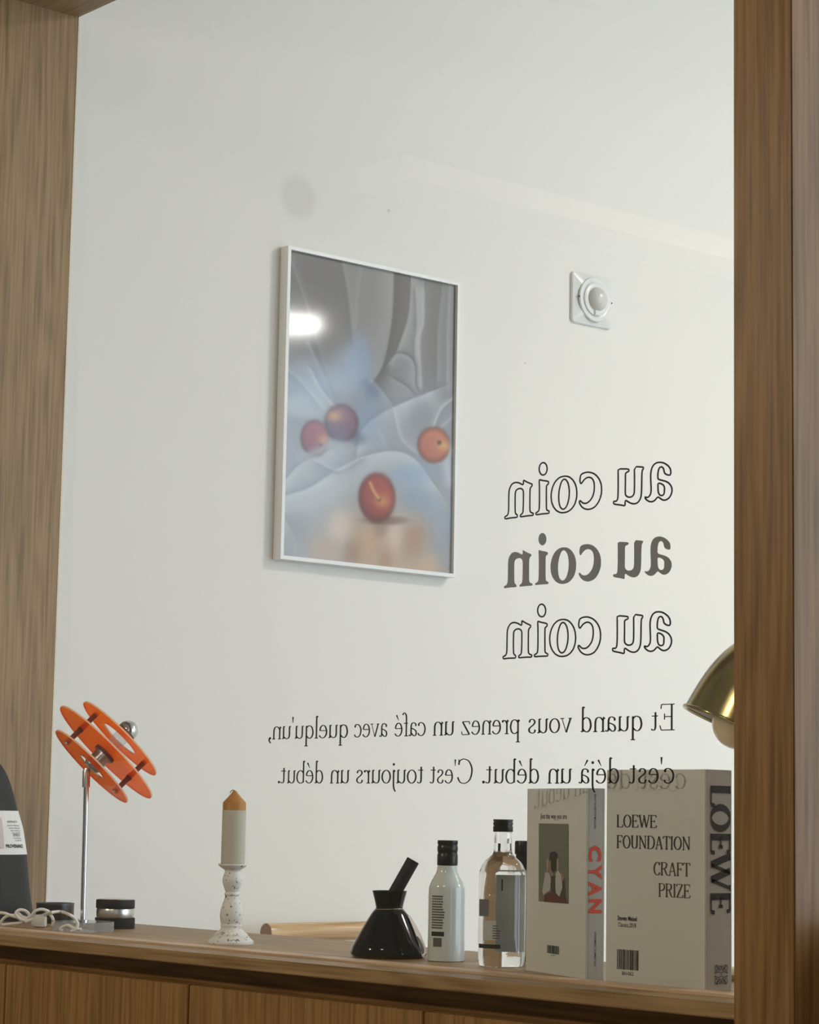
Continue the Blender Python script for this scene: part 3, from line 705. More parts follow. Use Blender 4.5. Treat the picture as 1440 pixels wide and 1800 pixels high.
# spine lettering reads downwards
fs = lambda y, z: Vector((cR.x+.0005, y, z))
def at_spine(px, py): q = P(px, py, 'X', cR.x); return q.y, q.z
(ya_, zt_), (yb_, zb2) = at_spine(1249.5, 1381), at_spine(1283.5, 1601)
sp = lambda u, v: fs(ya_+v, zt_-u)
tot = zt_-zb2
for ch, a_, b_ in zip('LOEWE', (-.01, .15, .375, .535, .85), (.165, .365, .545, .84, 1.02)):
    local(word_print('spine_letter', ch, GU, sp, a_*tot, b_*tot, 0, yb_-ya_, 700, 60, 24, M_INK, None), lb)
def emblem():
    (y_a, z_a), (y_b, z_b) = at_spine(1256.5, 1697), at_spine(1278.5, 1729)
    cy, cz, hy, hz = (y_a+y_b)/2, (z_a+z_b)/2, (y_b-y_a)/2, (z_a-z_b)/2; V, Fc = [], []
    curl = [[(.12,.18),(.45,.30),(.80,.20),(.95,.10)], [(.10,.95),(.05,.70),(.25,.45),(.38,.55),(.30,.85),(.14,.98)], [(.30,.42),(.52,.75),(.62,.98)],
            [(.50,.98),(.78,1.0),(.97,.85),(.95,.58),(.78,.40),(.62,.50),(.66,.78),(.82,.90)], [(0,.0),(0,.30)], [(.95,.10),(.98,.25),(.86,.32)]]
    for sx in (-1, 1):
        for sy in (-1, 1):
            for c in curl:
                v, f = ribbon(cr2([(sx*x, sy*y) for x, y in c], 5), .04, .04); n = len(V)
                V += [fs(cy+x*hy, cz+y*hz) for x, y in v]; Fc += [tuple(i+n for i in q) for q in f]
    local(mesh_obj('emblem', V, Fc, M_INK), lb)
emblem()
# smaller book, turned a little
th = math.radians(17.7); dC = Vector((math.cos(th), -math.sin(th), 0)); YC = .128
cC = P(1031, 1550, 'Y', YC); CC = Vector((cC.x, YC, 0)); nC = Vector((-dC.y, dC.x, 0))
topC = P(1031, 1385.3, 'Y', YC).z
lf = PN(925.5, 1550, cC, nC); widC = (cC-lf).to_2d().length
thC = (PN(1063.3, 1500, cC, dC)-cC).to_2d().length
sb, _ = book('book', 'slimmer grey-white book with a portrait photo and coral CYAN on its spine', CC, dC, widC, thC, topC, M_PAPER, M_SPINE)
def at_c(px, py): q = PN(px, py, cC, nC); return (q-cC).dot(dC), q.z
fcc = lambda u, z, off=.0005: Vector((cC.x, cC.y, z))+dC*u-nC*off
def at_cs(px, py): q = PN(px, py, cC, dC); return (q-cC).dot(nC), q.z
fcs = lambda u, z, off=.0005: Vector((cC.x, cC.y, z))+nC*u+dC*off
ua, za = at_c(950.5, 1442); ub, zt = at_c(997, 1435.5)
local(sans('caption_text', 'Just the way you are', fcc, ua, ub, za, abs(zt-za)+.004, M_INK, None, .0), sb)
# printed photograph: flat shapes in a 964 x 1800 sketch of the cover
def sk(x, y): return at_c(920+x/6.427, 1420+y/6.427)
photo = local(poly('cover_photo', [[sk(*q) for q in ((180,176),(514,182),(514,1084),(178,1054))]], lambda u, z: fcc(u, z, .0006), mat('photo_grey', s2l(108,108,94), .6)), sb)
def ph(nm, pts, col, off):
    o = poly(nm, [[sk(*q) for q in pts]], lambda u, z: fcc(u, z, off), mat('photo_%d_%d_%d' % col, s2l(*col), .6)); sub(o, photo)
ph('photo_shape', [(242,990),(300,955),(440,980),(490,1000),(505,1082),(240,1060)], (92,44,36), .0008)
ph('photo_shape', [(310,780),(380,760),(430,720),(475,800),(490,1040),(420,1000),(320,960)], (62,52,44), .0009)
ph('photo_shape', [(255,725),(300,735),(320,800),(310,930),(235,985),(222,940),(240,840)], (172,170,162), .0010)
ph('photo_shape', [(375,740),(400,705),(440,760),(450,900),(415,1005),(375,960),(370,850)], (178,176,168), .0010)
ph('photo_shape', [(430,720),(470,780),(460,830),(435,800)], (150,120,108), .0010)
ph('photo_shape', [(310,510),(335,492),(365,492),(390,520),(395,580),(388,690),(350,735),(318,700),(300,590)], (40,33,27), .0011)
ph('photo_shape', [(270,590),(300,560),(300,640),(288,720),(275,720)], (160,138,120), .0012)
ph('photo_shape', [(388,575),(408,570),(412,690),(400,710),(385,690)], (160,138,120), .0012)
ph('photo_shape', [(310,590),(322,600),(320,690),(350,740),(340,770),(300,745),(300,680)], (140,118,102), .0012)
ua, za = sk(272, 1640); ub, _ = sk(408, 1650); _, zt = sk(272, 1548)
local(barcode('barcode', fcc, ua, ub, za, zt, None, 18, 8), sb)
ua, za = sk(318, 1672); ub, _ = sk(360, 1676); _, zt = sk(318, 1656)
local(sans('code_text', 'BH-060', fcc, ua, ub, za, zt-za, M_INKG, None), sb)
# CYAN down the spine
def ss(x, y): return at_cs(920+x/6.427, 1420+y/6.427)
for ch, (ya2, yb2) in zip('CYAN', ((422, 608), (640, 805), (832, 998), (1030, 1192))):
    u0, zt = ss(735, ya2); u1, zb3 = ss(884, yb2)
    local(sans('spine_letter', ch, lambda x, y: fcs(u0+y, zt-x), 0, zt-zb3, 0, u1-u0, M_RED, None, .045), sb)
for body, y_a, y_b in (('BEAUTY & LIFESTYLE MAGAZINE', -155, 238), ('SUPPLEMENT  SUMMER 2021', 1400, 1790)):
    u0, zt = ss(803, y_a); u1, zb3 = ss(820, y_b)
    local(sans('spine_text', body, lambda x, y: fcs(u0+y, zt-x), 0, zt-zb3, 0, u1-u0, M_INK, None, .01), sb)

# ================================================================== BOTTLES, CARAFE
def cyl_patch(name, c, r, z0, z1, dx0, dx1, material, parent, m, back=False, n=14):
    """curved label on a round body; dx0..dx1 are pixel offsets from the axis as seen from the front"""
    ph0 = math.atan2(CAM.y-c.y, CAM.x-c.x); R_ = r/m
    a0, a1 = [math.asin(max(-.99, min(.99, q/R_))) for q in (dx0, dx1)]
    if back: a0, a1 = PI-a0, PI-a1
    v, f = [], []
    for i in range(n+1):
        a = ph0+a0+(a1-a0)*i/n
        for z in (z0, z1): v.append(Vector((c.x+r*math.cos(a), c.y+r*math.sin(a), z)))
    for i in range(n): f.append((2*i, 2*i+2, 2*i+3, 2*i+1))
    return local(mesh_obj(name, v, f, material, None, True), parent)
def cap_prof(r, z0, z1):
    h = z1-z0
    return [(0, z0), (r*.97, z0), (r, z0+h*.04), (r, z0+h*.42), (r*.95, z0+h*.46), (r*.95, z0+h*.54), (r, z0+h*.58), (r, z0+h*.74), (r*.95, z0+h*.78), (r*.95, z0+h*.84), (r, z0+h*.88), (r*.98, z0+h), (0, z0+h)]
def white_bottle():
    c, m = base_at(784, 1691.5, 32); s = m/3.6; yb = 1048
    zz = lambda y: 1.0+(yb-y)*s*1.01
    t = thing('white_bottle', 'opaque white bottle with black cap and printed back label', 'bottle', c)
    local(lathe('body', [(0, 1.0), (108*s, 1.0), (116*s, 1.0+5*s)]+smooth_prof([(117*s, zz(1030)), (117*s, zz(800)), (117*s, zz(620)), (108*s, zz(570)), (88*s, zz(530)), (70*s, zz(495)), (62*s, zz(455))])+[(0, zz(455))], mat('white_coated_glass', (.58, .62, .59), .14), loc=(c.x, c.y, 0)), t)
    local(lathe('cap', cap_prof(66*s, zz(454), zz(298)), M_BLACK, loc=(c.x, c.y, 0)), t)
    r = 117.6*s
    z_t, z_b = zz(640), zz(850); n = 13
    for i in range(n):
        z = z_t-(z_t-z_b)*i/n; local_r = cyl_patch('label_text', c, r, z-(z_t-z_b)/n*.62, z, -26, -26+18+random.random()*5, M_INKG, t, m)
    cyl_patch('label_text', c, r, zz(890), zz(862), -26, -4, M_INK, t, m); cyl_patch('label_text', c, r, zz(955), zz(900), -23, -8, M_INKG, t, m)
white_bottle()
def clear_bottle():
    c, m = base_at(881.5, 1701.5, 41); s = m/3.6; yb = 1072
    zz = lambda y: 1.0+(yb-y)*s*1.01
    t = thing('clear_bottle', 'clear glass spirit bottle with black screw cap and liquid inside', 'bottle', c)
    prof = [(0, 1.0+8*s), (70*s, 1.0+6*s), (120*s, 1.0), (140*s, 1.0+6*s), (148*s, zz(1040)), (149*s, zz(800)), (149*s, zz(520)), (142*s, zz(470)), (118*s, zz(425)), (85*s, zz(395)), (63*s, zz(370)), (57*s, zz(335)), (56*s, zz(238)), (0, zz(238))]
    local(lathe('glass_body', prof[:4]+smooth_prof(prof[4:13], 4)+prof[13:], M_GLASS, loc=(c.x, c.y, 0), seg=64), t)
    # air above the liquid, in the neck
    o = lathe('air_gap', [(0, zz(308)), (46*s, zz(308)), (47*s, zz(245)), (0, zz(245))], M_GLASS, loc=(c.x, c.y, 0))
    o.data.flip_normals(); local(o, t)
    local(lathe('cap', cap_prof(64*s, zz(236), zz(158)), M_BLACK, loc=(c.x, c.y, 0)), t)
    r = 150*s
    lm = mat('sage_label', (.40, .45, .42), .6)
    cyl_patch('back_label', c, r, zz(985), zz(510), -5, 15, lm, t, m, True)
    # neck label ring and front-left print
    cyl_patch('side_label', c, r, zz(760), zz(655), -40.2, -23, mat('dark_label', (.14, .14, .14), .5), t, m)
    cyl_patch('side_label', c, r, zz(905), zz(785), -33, -10, mat('pale_label', (.45, .46, .45), .6), t, m)
    cyl_patch('label_text', c, r*1.004, zz(956), zz(930), -40, -2, M_INK, t, m)
    for i in range(6): cyl_patch('label_text', c, r*1.004, zz(820+i*15), zz(813+i*15), -16, -8+random.random()*6, M_INKG, t, m)
    cyl_patch('label_text', c, r*1.004, zz(600), zz(528), -1.6, .8, M_INK, t, m)
clear_bottle()
def dark_bottle():
    c0 = P(921, 1600, 'Y', .33); c = Vector((c0.x, c0.y, 1.0)); m = depth(Vector((c.x, c.y, 1.1)))/F
    zt = P(921, 1478, 'Y', .33).z; h = zt-1.0
    t = thing('amber_bottle', 'amber bottle with a black capsule half hidden behind the slimmer book', 'bottle', c)
    gm = acrylic('amber_glass', (.62, .50, .36), (.22, .15, .08), .35, .05)
    local(lathe('body', [(0, 1.0), (.030, 1.0)]+smooth_prof([(.032, 1.006), (.032, 1+h*.45), (.028, 1+h*.58), (.016, 1+h*.70), (.0135, 1+h*.76)])+[(0, 1+h*.76)], gm, loc=(c.x, c.y, 0)), t)
    local(lathe('capsule', [(0, 1+h*.761), (.0150, 1+h*.761), (.0125, 1+h*.86), (.0125, 1+h*.885), (.0142, 1+h*.89), (.0142, 1+h*.985), (.013, zt), (0, zt)], M_BLACK, loc=(c.x, c.y, 0)), t)
dark_bottle()
def carafe():
    c, m = base_at(683, 1687, 66); s = m/3.6; yb = 992
    zz = lambda y: 1.0+(yb-y)*s*1.02
    t = thing('carafe', 'black glazed cone-shaped carafe with flared neck and wire collar', 'carafe', c)
    pr = [(0, 1.0), (205*s, 1.0)]+smooth_prof([(225*s, 1.0+5*s), (240*s, 1.0+22*s), (238*s, 1.0+48*s), (222*s, zz(905)), (165*s, zz(805)), (112*s, zz(720)), (88*s, zz(692)), (88*s, zz(672)), (98*s, zz(630)), (111*s, zz(583))], 5)
    pr += [(107*s, zz(583)), (93*s, zz(632)), (83*s, zz(672)), (0, zz(690))]
    local(lathe('body', pr, M_BLACKG, loc=(c.x, c.y, 0), seg=64), t)
    zc = zz(694); ring = [(c.x+90*s*math.cos(q*PI/20), c.y+90*s*math.sin(q*PI/20), zc+2.5*s*math.cos(q*PI/20*2)) for q in range(40)]
    local(tube('wire_collar', ring, 2.6*s, M_CHROME, None, 8, True), t)
    r3 = RIGHT.copy(); r3.z = 0; r3.normalize(); f3 = Vector((FWD.x, FWD.y, 0)).normalized()
    pt = lambda dx, y, toward: Vector((c.x, c.y, zz(y)))+r3*(dx*s)-f3*(toward*s)
    # left loose wire end, right little paper tag hanging on the cone
    local(tube('wire_end', [pt(-88, 697, 20), pt(-100, 715, 20), pt(-125, 770, 14), pt(-136, 782, 12)], 2.2*s, M_CHROME, None, 6), t)
    local(tube('wire_end', [pt(75, 700, 60), pt(100, 715, 62), pt(120, 730, 60)], 2.6*s, M_CHROME, None, 6), t)
    tagp = [(115, 722), (135, 735), (170, 790), (205, 850), (232, 920), (238, 955), (226, 985), (212, 975), (185, 880), (150, 800)]
    rc = lambda y: np.interp(y, [692, 720, 805, 905, 944, 970, 992], [90, 114, 167, 224, 240, 242, 228])+5
    v = [pt(x, y, math.sqrt(max(100., rc(y)**2-x*x))+4) for x, y in tagp]; k = len(v); v += [p-f3*.0012 for p in v]
    f = [tuple(range(k)), tuple(reversed(range(k, 2*k)))]+[(i, (i+1) % k, k+(i+1) % k, k+i) for i in range(k)]
    o = mesh_obj('paper_tag', v, f, mat('tag_paper', (.62, .56, .50), .5)); fix_normals(o.data); local(o, t)
    st = thing('tamper_stick', 'black round stick leaning out of the carafe neck', 'stick', pt(25, 640, 0))
    A, B = pt(-8, 668, 0), pt(146, 392, -6); d = (B-A).normalized(); R = axis_rot(d); L = (B-A).length; q = 42*s
    local(lathe('shaft', [(0, 0), (q, 0), (q, L-3*s), (q*.93, L), (0, L)], M_BLACKM, loc=A, R=R, seg=32), st)
carafe()

# ================================================================== CANDLE AND HOLDER
def candle():
    c, m = base_at(405.5, 1661.5, 40.5); s = m/4; yb = 1196
    zz = lambda y: 1.0+(yb-y)*s*1.005
    hm = mat('distressed_white_paint', (.74, .73, .69), .5); L = hm.node_tree.links; b = hm.node_tree.nodes['Principled BSDF']
    tc = nn(hm, 'ShaderNodeTexCoord'); n1 = nn(hm, 'ShaderNodeTexNoise'); n1.inputs['Scale'].default_value = 210; n1.inputs['Detail'].default_value = 3
    n2 = nn(hm, 'ShaderNodeTexNoise'); n2.inputs['Scale'].default_value = 34; L.new(tc.outputs['Object'], n1.inputs[0]); L.new(tc.outputs['Object'], n2.inputs[0])
    ad = nn(hm, 'ShaderNodeMath', operation='MULTIPLY_ADD'); L.new(n2.outputs[0], ad.inputs[0]); ad.inputs[1].default_value = .45; L.new(n1.outputs[0], ad.inputs[2])
    r = ramp(hm, [(.855, (.70, .69, .65)), (.885, (.16, .12, .08))]); L.new(ad.outputs[0], r.inputs[0]); L.new(r.outputs[0], b.inputs['Base Color'])
    t = thing('candle_holder', 'chipped white turned candle holder on the counter', 'candle holder', c)
    o = lathe('turned_stem', [(0, 1.0), (160*s, 1.0)]+smooth_prof([(163*s, zz(1185)), (158*s, zz(1172)), (140*s, zz(1156)), (122*s, zz(1140)), (118*s, zz(1128)), (98*s, zz(1112)), (78*s, zz(1096)), (72*s, zz(1082)), (75*s, zz(1068)), (72*s, zz(1055)), (78*s, zz(1030)), (82*s, zz(1000)), (76*s, zz(955)), (60*s, zz(905)), (49*s, zz(868)), (53*s, zz(858)), (53*s, zz(846)), (47*s, zz(836)), (56*s, zz(812)), (70*s, zz(765)), (66*s, zz(728)), (56*s, zz(698)), (58*s, zz(684)), (78*s, zz(670)), (98*s, zz(656)), (102*s, zz(646))], 4)+[(100*s, zz(641)), (0, zz(641))], hm, loc=(0, 0, 0))
    for v in o.data.vertices: v.co.z -= 1.0
    o.parent = t
    zc = zz(641)
    u = thing('candle', 'ochre pillar candle in a pale paper sleeve on the white holder', 'candle', (c.x, c.y, zc))
    R = 84*s; H = zz(130)-zc; hs = zz(215)-zc; hp = zz(268)-zc
    wm = mat('ochre_wax', s2l(172, 118, 48), .45, 0, .4, Subsurface_Weight=.15)
    o = lathe('wax', [(0, 0), (R*.985, 0), (R*.985, hs-2*s), (R*.96, hs+3*s), (R*.62, hs+33*s), (R*.30, H-22*s), (R*.15, H-2*s), (0, H)], wm); o.parent = u
    o = lathe('paper_sleeve', [(R*.99, .0005), (R*1.01, .0005), (R*1.005, hp), (R*.99, hp)], mat('sleeve_paper', (.50, .455, .375), .7)); o.parent = u
    r3 = RIGHT
    wk = [Vector((0, 0, H-2*s)), Vector((0, 0, H+2*s))-r3*4*s, Vector((0, 0, H+3*s))-r3*16*s, Vector((0, 0, H-6*s))-r3*28*s, Vector((0, 0, H-18*s))-r3*33*s]
    o = tube('wick', cr(wk, 5), 3.4*s, mat('wick_wax', (.30, .20, .09), .6)); o.parent = u
candle()

# ================================================================== ORANGE LAMP
def orange_lamp():
    c, m = base_at(145, 1640, 55)
    t = thing('table_lamp', 'table lamp with three orange acrylic discs and a chrome pole', 'lamp', c)
    bh = .0165
    local(lathe('base', [(0, 1.0003), (55*m, 1.0003), (55*m, 1+bh), (0, 1+bh)], M_CLEARAC, loc=(c.x, c.y, 0), seg=64), t)
    plane_n = Vector((FWD.x, FWD.y, 0)).normalized(); pc = Vector((c.x, c.y, 1.1))
    q = lambda x, y: PN(x, y, pc, plane_n)
    z0 = zoom = lambda x, y: q(80+x/6.545, 1220+y/6.545)
    A = z0(532, 832); top = q(152.5, 1352)
    B0 = Vector((c.x, c.y, 1+bh*.6)); d = (top-B0)
    local(tube('pole', [B0, top], 4.6*m, M_CHROME, None, 20), t)
    local(lathe('pole_foot', [(0, 0), (10*m, 0), (10*m, 3*m), (5*m, 4*m), (0, 4*m)], M_CHROME, loc=(c.x, c.y, 1+bh), seg=24), t)
    sl = q(151.2, 1384)
    local(tube('swivel_sleeve', [sl, q(152, 1356), q(153, 1350)], [6.8*m, 6.8*m, 5*m], M_STEEL, None, 20), t)
    n = (RIGHT*.672+UP*.672+FWD*.31).normalized(); R = axis_rot(n, RIGHT)
    mm = depth(A)/F; sp_ = 33.5*mm/.95; tk = .0028
    cens = [A, A+n*sp_, A+n*sp_*1.98]
    rad = [88.5*mm, 113*mm, 90*mm]; hole = [29*mm, 17*mm, 38*mm]
    for ce, ra, ho in zip(cens, rad, hole):
        prof = [(ho, -tk/2), (ra, -tk/2), (ra, tk/2), (ho, tk/2), (ho, -tk/2)]
        disc = lathe('disc', [(ho, -tk/2), (ra-.0008, -tk/2)], M_ORANGE, loc=ce, R=R, seg=72)
        bm = bmesh.new(); bm.from_mesh(disc.data)
        g = bmesh.ops.duplicate(bm, geom=bm.verts[:]+bm.edges[:]+bm.faces[:])
        bmesh.ops.translate(bm, vec=n*tk, verts=[e for e in g['geom'] if isinstance(e, bmesh.types.BMVert)])
        bm.to_mesh(disc.data); bm.free(); local(disc, t)
        e = lathe('disc_edge', [(ra-.0008, -tk/2), (ra, -tk/2), (ra, tk/2), (ra-.0008, tk/2)], M_ORIM, loc=ce, R=R, seg=72); sub(e, disc)
        e = lathe('disc_edge', [(ho+.0006, -tk/2), (ho, -tk/2), (ho, tk/2), (ho+.0006, tk/2)], M_ORIM, loc=ce, R=R, seg=48); sub(e, disc)
    # rods that hold the discs apart: where the major axis of the discs runs
    e1 = (RIGHT*.707-UP*.707); e1 = (e1-n*e1.dot(n)).normalized()
    for sg in (-1, 1):
        b = A+e1*(sg*60*mm)
        rod = local(tube('spacer_rod', [b-n*.003, cens[2]+e1*(sg*60*mm)+n*.003], .0046, M_ROD, None, 14), t)
        sub(tube('rod_cap', [b-n*.0045, b-n*.0015], .0050, M_STEEL, None, 14), rod)
        mid = b+n*sp_; sub(tube('rod_collar', [mid-n*.006, mid-n*.0016], .0056, M_ROD, None, 14), rod)
    sk_ = local(tube('socket', [A-n*.004, A+n*.002, A+n*(sp_*.55), A+n*(sp_*.9)], [.0125, .0165, .0150, .0165], mat('socket_metal', (.42, .40, .38), .3, 1), None, 28), t)
    sub(tube('socket_ring', [A+n*(sp_*.80), A+n*(sp_*.97)], .0205, mat('socket_dark', (.10, .05, .03), .35), None, 28), sk_)
    # bulb with a mirrored crown
    bc = A+n*(85*mm/.95); br = .0175
    bm_ = acrylic('bulb_clear_glass', (.96, .96, .96), (.7, .7, .7), .12, .03)
    ln = (bc-(A+n*sp_)).length
    pr = [(.009, -ln+.002), (.010, -ln*.75), (.013, -ln*.5)]+[(br*math.cos(a), br*math.sin(a)) for a in (-.7, -.45, -.2, 0)]
    local(lathe('bulb_glass', smooth_prof(pr, 3), bm_, loc=bc, R=R, seg=32), t)
    local(lathe('bulb_mirror', [(br*1.01*math.cos(a), br*1.01*math.sin(a)) for a in [-.15+i*.17 for i in range(10)]]+[(0, br*1.01)], M_CHROME, loc=bc, R=R, seg=32), t)
    # little paper tag on the lowest disc
    tg = [z0(400, 545), z0(640, 640), z0(590, 720), z0(345, 712)]
    tg = [p+n*.004+n*((A-p).dot(n)/1.0) for p in tg]
    local(mesh_obj('paper_tag', tg+[p+n*.0005 for p in tg], [(0, 1, 2, 3), (7, 6, 5, 4), (0, 1, 5, 4), (1, 2, 6, 5), (2, 3, 7, 6), (3, 0, 4, 7)], mat('pink_paper', (.80, .55, .48), .6)), t)
    return c, m, t
LC_, LM_, LAMP_ = orange_lamp()

# ================================================================== JARS, BAG, CABLE
def jar():
    c, m = base_at(201.5, 1633.5, 35)
    t = thing('coffee_jar', 'round black and steel canister standing behind the lamp base', 'canister', c)
    L = (c.x, c.y, 0); zz = lambda y: 1.0+(1631-y)*m
    local(lathe('base', [(0, 1.0), (34.5*m, 1.0), (35*m, 1.0+m), (35*m, zz(1613)), (33*m, zz(1612)), (0, zz(1612))], M_BLACKM, loc=L), t)
    local(lathe('steel_band', [(0, zz(1612)), (32*m, zz(1612)), (33*m, zz(1608)), (33*m, zz(1600)), (32*m, zz(1596.5)), (0, zz(1596.5))], M_STEEL, loc=L), t)
    lid = local(lathe('lid', [(0, zz(1596)), (33.5*m, zz(1596)), (34*m, zz(1595)), (34*m, zz(1582.5)), (33*m, zz(1581)), (0, zz(1581))], M_BLACKM, loc=L), t)
    sub(lathe('lid_plate', [(0, zz(1580.9)), (31*m, zz(1580.9)), (30*m, zz(1579.8)), (0, zz(1579.5))], M_STEEL, loc=L), lid)
jar()
def tin():
    c0 = P(97, 1600, 'Y', .30); c = Vector((c0.x, c0.y, 1.0)); m = depth(Vector((c.x, c.y, 1.0)))/F
    zt = P(97, 1587, 'Y', .30).z
    t = thing('black_tin', 'low black round tin behind the white cable', 'tin', c); L = (c.x, c.y, 0)
    local(lathe('body', [(0, 1.0), (32.5*m, 1.0), (33*m, 1+m), (33*m, zt-3*m), (0, zt-3*m)], mat('smoky_black', (.016, .016, .014), .25), loc=L), t)
    local(lathe('rim', [(31*m, zt-3*m), (33.6*m, zt-3*m), (33.6*m, zt), (31*m, zt), (31*m, zt-2*m), (0, zt-2*m)], mat('rim_grey', (.05, .05, .045), .3), loc=L), t)
tin()
def bag():
    c0 = P(-46, 1610, 'Y', .235); c = Vector((c0.x, c0.y, 1.0)); m = depth(Vector((c.x, c.y, 1.1)))/F
    zz = lambda y: P(-46, y, 'Y', c.y).z
    t = thing('tapered_canister', 'charcoal tapered container with a white printed label beside the oak panel', 'container', c); L = (c.x, c.y, 0)
    pts = [(103, 1617), (102, 1600), (95, 1560), (87.5, 1500), (79, 1455), (69, 1424), (59, 1390), (46, 1358), (28, 1336), (0.01, 1322)]
    R = dict((y, r) for r, y in pts)
    z_ = [q[1] for q in pts]
    prof = [(0, 1.0004)]+[(r*m, max(1.0004, zz(y))) for r, y in smooth_prof(pts, 5)]
    bmt = mat('charcoal_matte', (.016, .019, .021), .6, 0, .25)
    local(lathe('body', prof, bmt, loc=L, seg=64), t)
    rad = lambda y: np.interp(y, [p[1] for p in pts][::-1], [p[0] for p in pts][::-1])*m
    ph0 = math.atan2(CAM.y-c.y, CAM.x-c.x)
    def patch(name, ytop, ybot, a0, a1, material, off):
        v, f = [], []; ny, na = 8, 18
        for j in range(ny+1):
            y = ytop+(ybot-ytop)*j/ny
            for i in range(na+1):
                a = ph0+a0+(a1-a0)*i/na; r = rad(y)+off; v.append(Vector((c.x+r*math.cos(a), c.y+r*math.sin(a), zz(y))))
        for j in range(ny):
            for i in range(na): k = j*(na+1)+i; f.append((k, k+1, k+na+2, k+na+1))
        return local(mesh_obj(name, v, f, material, None, True), t)
    patch('label', 1424, 1500, -.9, 1.5, M_PAPERW, .0008)
    def ring_text(body, ytop, ybot, a0, a1, mt, bold=0.):
        def to3(x, y):
            a = ph0+a0+(a1-a0)*x; yy = ybot+(ytop-ybot)*y; r = rad(yy)+.0012
            return Vector((c.x+r*math.cos(a), c.y+r*math.sin(a), zz(yy)))
        local(sans('label_text', body, to3, 0, 1, 0, 1, mt, None, bold), t)
    ring_text('PROVENANCE', 1482, 1488.5, .62, 1.18, M_INK, .03)
    ring_text('ESPRESSO', 1464, 1468.5, .85, 1.12, M_INKG)
    ring_text('JAMAICA', 1441, 1446, .72, 1.1, mat('green_ink', (.10, .22, .14), .6))
    for i, y in enumerate((1448, 1452.5, 1457, 1461, 1470, 1474)): ring_text('roasted coffee beans'[i:], y, y+2.6, .70+.04*i, 1.15, M_INKG)
    ring_text('K', 1472, 1489, .30, .50, M_INK, .04)
    patch('label_panel', 1436, 1490, .44, .58, mat('faded_print', (.62, .55, .52), .6), .0010)
bag()
def cable():
    pl = Vector((FWD.x, FWD.y, 0)).normalized(); pc = P(60, 1631, 'Z', 1.0)+pl*.012
    r = .0027
    def pt(x, y, dep=0.):
        p0 = pc+pl*dep; dx = (x/9-145)*LM_; rb = 55*LM_
        if y > 390 and abs(dx) < rb+.004:      # keep in front of the lamp's round base
            need = (LC_-CAM).dot(pl)-math.sqrt(max(0, (rb+.004)**2-dx*dx))-.001
            p0 = p0+pl*min(0, need-(p0-CAM).dot(pl))
        q = PN(x/9, 1560+y/9, p0, pl); q.z = max(q.z, 1.0+r); return q
    runs = [[(-60,395,.02),(0,400,.015),(80,410,.01),(160,440,.006),(300,480,0),(420,520,0)],
            [(420,510,0),(300,470,.004),(170,440,.008),(70,480,.01),(10,560,.012),(40,590,.014),(150,580,.012),(300,565,.008),(420,540,.004)],
            [(430,530,0),(330,510,-.004),(260,440,-.006),(250,400,-.006),(310,355,-.004),(400,370,-.002),(460,430,0),(440,480,.003),(350,460,.006),(290,410,.008)],
            [(430,500,0),(500,440,-.004),(560,370,-.006),(660,345,-.004),(750,370,0),(770,400,.004),(700,440,.006),(560,460,.006),(440,520,.004)],
            [(480,490,.006),(600,480,.008),(720,420,.004),(820,395,0),(960,385,-.002),(1080,420,-.004),(1180,490,-.006),(1230,580,-.008),(1190,670,-.010),(1120,690,-.010)],
            [(760,400,.004),(820,460,.006),(845,540,.006),(830,600,.004)],
            [(1290,665,-.012),(1200,655,-.012),(1160,640,-.011),(1080,600,-.010),(1000,620,-.010),(955,660,-.010),(1000,690,-.012)]]
    bmc = bmesh.new()
    for run in runs:
        o = tube('cord', cr([pt(*q) for q in run], 6), r, None, None, 8); bmc.from_mesh(o.data); me = o.data
        bpy.data.objects.remove(o); bpy.data.meshes.remove(me)
    t = local(bm_obj('power_cord', bmc, M_CABLE, None, True), LAMP_); t['label'] = 'white power cord tied in loops beside the base'
    k = [pt(400, 540), pt(470, 515), pt(520, 500)]
    sub(tube('tie', cr(k, 4), .0042, M_CABLE, None, 10), t)
    # plug
    A, B = pt(500, 580, .004), pt(720, 600, .0)
    d = (B-A); d.z = 0; d.normalize(); up = Z; s = d.cross(up)
    L = (B-A).length
    prof = [(0, .0060), (.18, .0092), (.55, .0105), (.85, .0105), (1.0, .0085)]
    v, f = [], []; sg = 16
    for u, rr in prof:
        for i in range(sg):
            a = 2*PI*i/sg; ca, sa = math.cos(a), math.sin(a); q = rr*(abs(ca)**4+abs(sa)**4)**-.25
            v.append(Vector((A.x, A.y, 1.0+.0107))+d*(u*L)+s*(q*ca*.8)+up*(q*sa))
    for i in range(len(prof)-1):
        for j in range(sg): f.append((i*sg+j, i*sg+(j+1) % sg, (i+1)*sg+(j+1) % sg, (i+1)*sg+j))
    f += [tuple(range(sg)), tuple(range((len(prof)-1)*sg, len(prof)*sg))]
    o = mesh_obj('plug', v, f, mat('plug_plastic', (.66, .65, .61), .4), None, True); fix_normals(o.data); sub(o, t)
cable()

